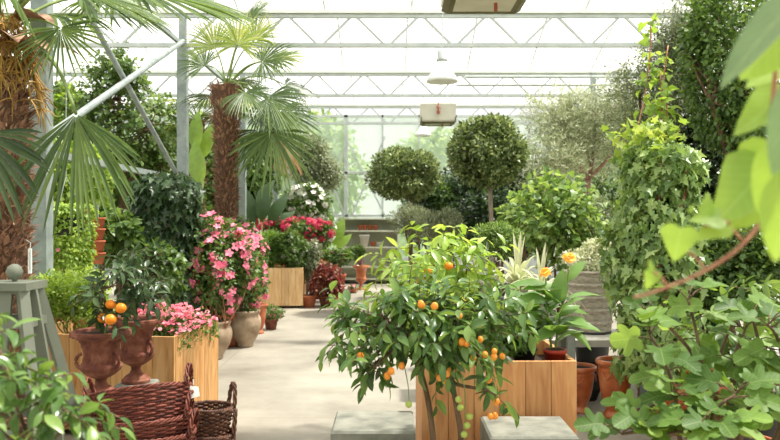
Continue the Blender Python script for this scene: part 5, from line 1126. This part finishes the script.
vleaf((706, 214), (709, 192), 0, 'vine', VN, (.2, -.9, .3))
vleaf((681, 228), (674, 262), -.02, 'vine', VN, (-.3, -.9, .3), w=1.2)
vleaf((654, 272), (646, 290), 0, 'vine', VN, (0, -.9, .3))
vleaf((652, 273), (650, 258), 0, 'vine', VN, (.2, -.9, .3), w=.6)
vleaf((690, 212), (694, 203), 0, 'vine', VN, (.2, -.9, .3), w=.6)

# close leafy plant in the lower corner
d = 2.15
citrus(35, d, [(P(12, 382, d), (.08, .1, .05)), (P(40, 405, d), (.1, .11, .06)), (P(-5, 410, d), (.08, .1, .07)), (P(62, 388, d+.05), (.04, .06, .03)), (P(20, 435, d), (.11, .12, .06)), (P(68, 425, d), (.05, .06, .05)), (P(-25, 370, d), (.07, .1, .06)), (P(0, 362, d), (.05, .06, .03)), (P(-22, 338, d), (.03, .05, .02))], 'cit', .066, 'close leafy green plant with glossy leaves in front of the obelisk', 171, pot=(prof_pot, .2, .42, 'terra'), name='leafy_plant', dens=.62, tr=.01, k=7, stem_top=(32, 450), T=leaf_hi(.21, .3, .3, 7, .42, .008, .1))

# thermometer on the palm
m = MB(); p = P(30, 261, 5.0); m.box(p, (.022, .012, .165)); tt = thing('thermometer', tuple(p+A(0, .01, -.08)), 'white strip thermometer hanging on the thick palm trunk', 'thermometer')
m.build('backing', M['white'], tt)
m = MB(); m.tube([p+A(0, -.008, -.06), p+A(0, -.008, .06)], .002, 6); m.build('tube', M['metal'], tt)
m = MB(); m.tube([p+A(0, 0, .08), p+A(-.01, .03, .12), P(26, 240, 5.06)], .002, 5); m.build('string', M['metal'], tt)
# stacked clay pots and wall plant behind the hanging basket
def smallcl(px, py, d, R, H, z, label):
    x = X(px, d); m = MB(); m.lathe(prof_pot(R, H), (x, d, z), 24); tag(m.build('clay_pot', M['terra'], org=(x, d, z), smooth=True), label, 'pot', 'clay pots on a post beside the hanging basket')
t = thing('pot_post', (X(98, 7.6), 7.6, 0), 'thin stake threaded through the stacked clay pots', 'stake'); m = MB(); m.tube([(X(98, 7.6), 7.6, 0), (X(98, 7.6), 7.6, 1.75)], .008, 6); m.build('rod', M['post'], t)
m = MB(); m.lathe([(0, 0), (.12, 0), (.12, .02), (.02, .03), (.015, Z(265, 7.6)-.02), (0, Z(265, 7.6)-.02)], (X(98, 7.6), 7.6, 0), 16); m.build('stand', M['post'], t)
for i, py in enumerate((264, 252, 240, 229)): smallcl(98, py, 7.6, .075, .115, Z(py, 7.6), ['lowest', 'second from the bottom', 'second from the top', 'topmost'][i]+' of the stacked clay pots beside the hanging basket')

# ================================================================ outdoors behind the glass
def outdoor(x, y, r, h, seed, label, leaf='hazy', n=5000):
    bush('garden_tree', label, 'tree', (x, y, 0), (x, y, h), r, n, LOW, .30, leaf, seed, trunk=(x, y, h-r[2]*.6), tr=.14, lumps=20, lr=.42, group=None)
outdoor(-3.4, 27.5, (2.6, 1.8, 2.6), 3.4, 201, 'pale sunlit garden tree outside the end wall, beyond the display shelf')
outdoor(2.0, 30, (2.8, 2, 2.4), 3.1, 202, 'low wide garden tree outside the end wall, behind the mushroom topiary')
outdoor(7.9, 29, (3, 2.2, 3.0), 3.8, 203, 'garden tree outside behind the pale olive')
outdoor(-9.3, 30, (3, 2.2, 2.8), 3.6, 204, 'garden tree outside behind the palms')
for i, (x, y) in enumerate([(-13.5, 8), (-13.5, 16), (14, 7), (14, 15)]):
    outdoor(x, y, (1.6, 3.2, 1.4), 1.7, 210+i, ['garden tree outside the side wall, level with the slim palm', 'garden tree outside the side wall, level with the far geraniums', 'garden tree outside the wall behind the weeping figs', 'garden tree outside the wall behind the pale olive tree'][i], n=2600)
h = MB(); rng = np.random.default_rng(220); k = 9000; pos = np.stack([rng.uniform(-12, 12, k), 23.8+rng.normal(size=k)*.4, rng.uniform(0, 1.25, k)], 1); put_leaves(h, rng, LOW, pos, sphdirs(rng, k), .28, .6, .2)
tag(h.build('hedge', G['hazy'], org=(0, 23.8, 0), smooth=True), 'clipped hedge outside the glass end wall', 'hedge', kind='stuff')

# ================================================================ light, sky, camera
w = bpy.data.worlds.new('sky'); bpy.context.scene.world = w; w.use_nodes = True; N = w.node_tree.nodes; L = w.node_tree.links; N.clear()
bg = N.new('ShaderNodeBackground'); out_ = N.new('ShaderNodeOutputWorld'); bg.inputs[0].default_value = (1.0, .985, .95, 1); bg.inputs[1].default_value = SKY
L.new(bg.outputs[0], out_.inputs[0])
sl = bpy.data.lights.new('sun', 'SUN'); so = bpy.data.objects.new('sun', sl); C.objects.link(so); sl.energy = SUN; sl.angle = math.radians(4); sl.color = (1.0, .95, .86)
so.rotation_euler = Vector(SUNDIR).to_track_quat('Z', 'Y').to_euler(); so.location = (6, 5, 12)
cam = bpy.data.cameras.new('camera'); co = bpy.data.objects.new('camera', cam); C.objects.link(co); co.location = (0, 0, EYE); co.rotation_euler = (PI/2, 0, 0)
cam.sensor_width = 36; cam.lens = FOC/780*36; cam.clip_start = .05; cam.clip_end = 300
cam.dof.use_dof = True; cam.dof.focus_distance = 5.2; cam.dof.aperture_fstop = 3.2
sc = bpy.context.scene; sc.camera = co
sc.view_settings.view_transform = 'Standard'; sc.view_settings.look = 'None'; sc.view_settings.gamma = 1; sc.view_settings.use_curve_mapping = False; sc.view_settings.exposure = EXPO
sc.cycles.use_denoising = True; sc.cycles.max_bounces = 8; sc.cycles.diffuse_bounces = 4; sc.cycles.transparent_max_bounces = 16; sc.cycles.transmission_bounces = 4; sc.cycles.sample_clamp_indirect = 6

if HAZE:
    m = MB(); m.box(((XL+XR)/2, (7.0+YB)/2, GUT/2+.35), (XR-XL-.3, YB-7.0-.3, GUT+.55)); hm, nt, N, L = newmat('moist_air')
    vs = N.new('ShaderNodeVolumeScatter'); vs.inputs['Density'].default_value = HAZE; vs.inputs['Anisotropy'].default_value = .3; vs.inputs['Color'].default_value = (1, .98, .94, 1)
    oo = N.new('ShaderNodeOutputMaterial'); L.new(vs.outputs[0], oo.inputs['Volume']); tag(m.build('haze', hm), 'bright moist air in the far half of the glasshouse', 'haze', kind='stuff')
    sc.cycles.volume_bounces = 1
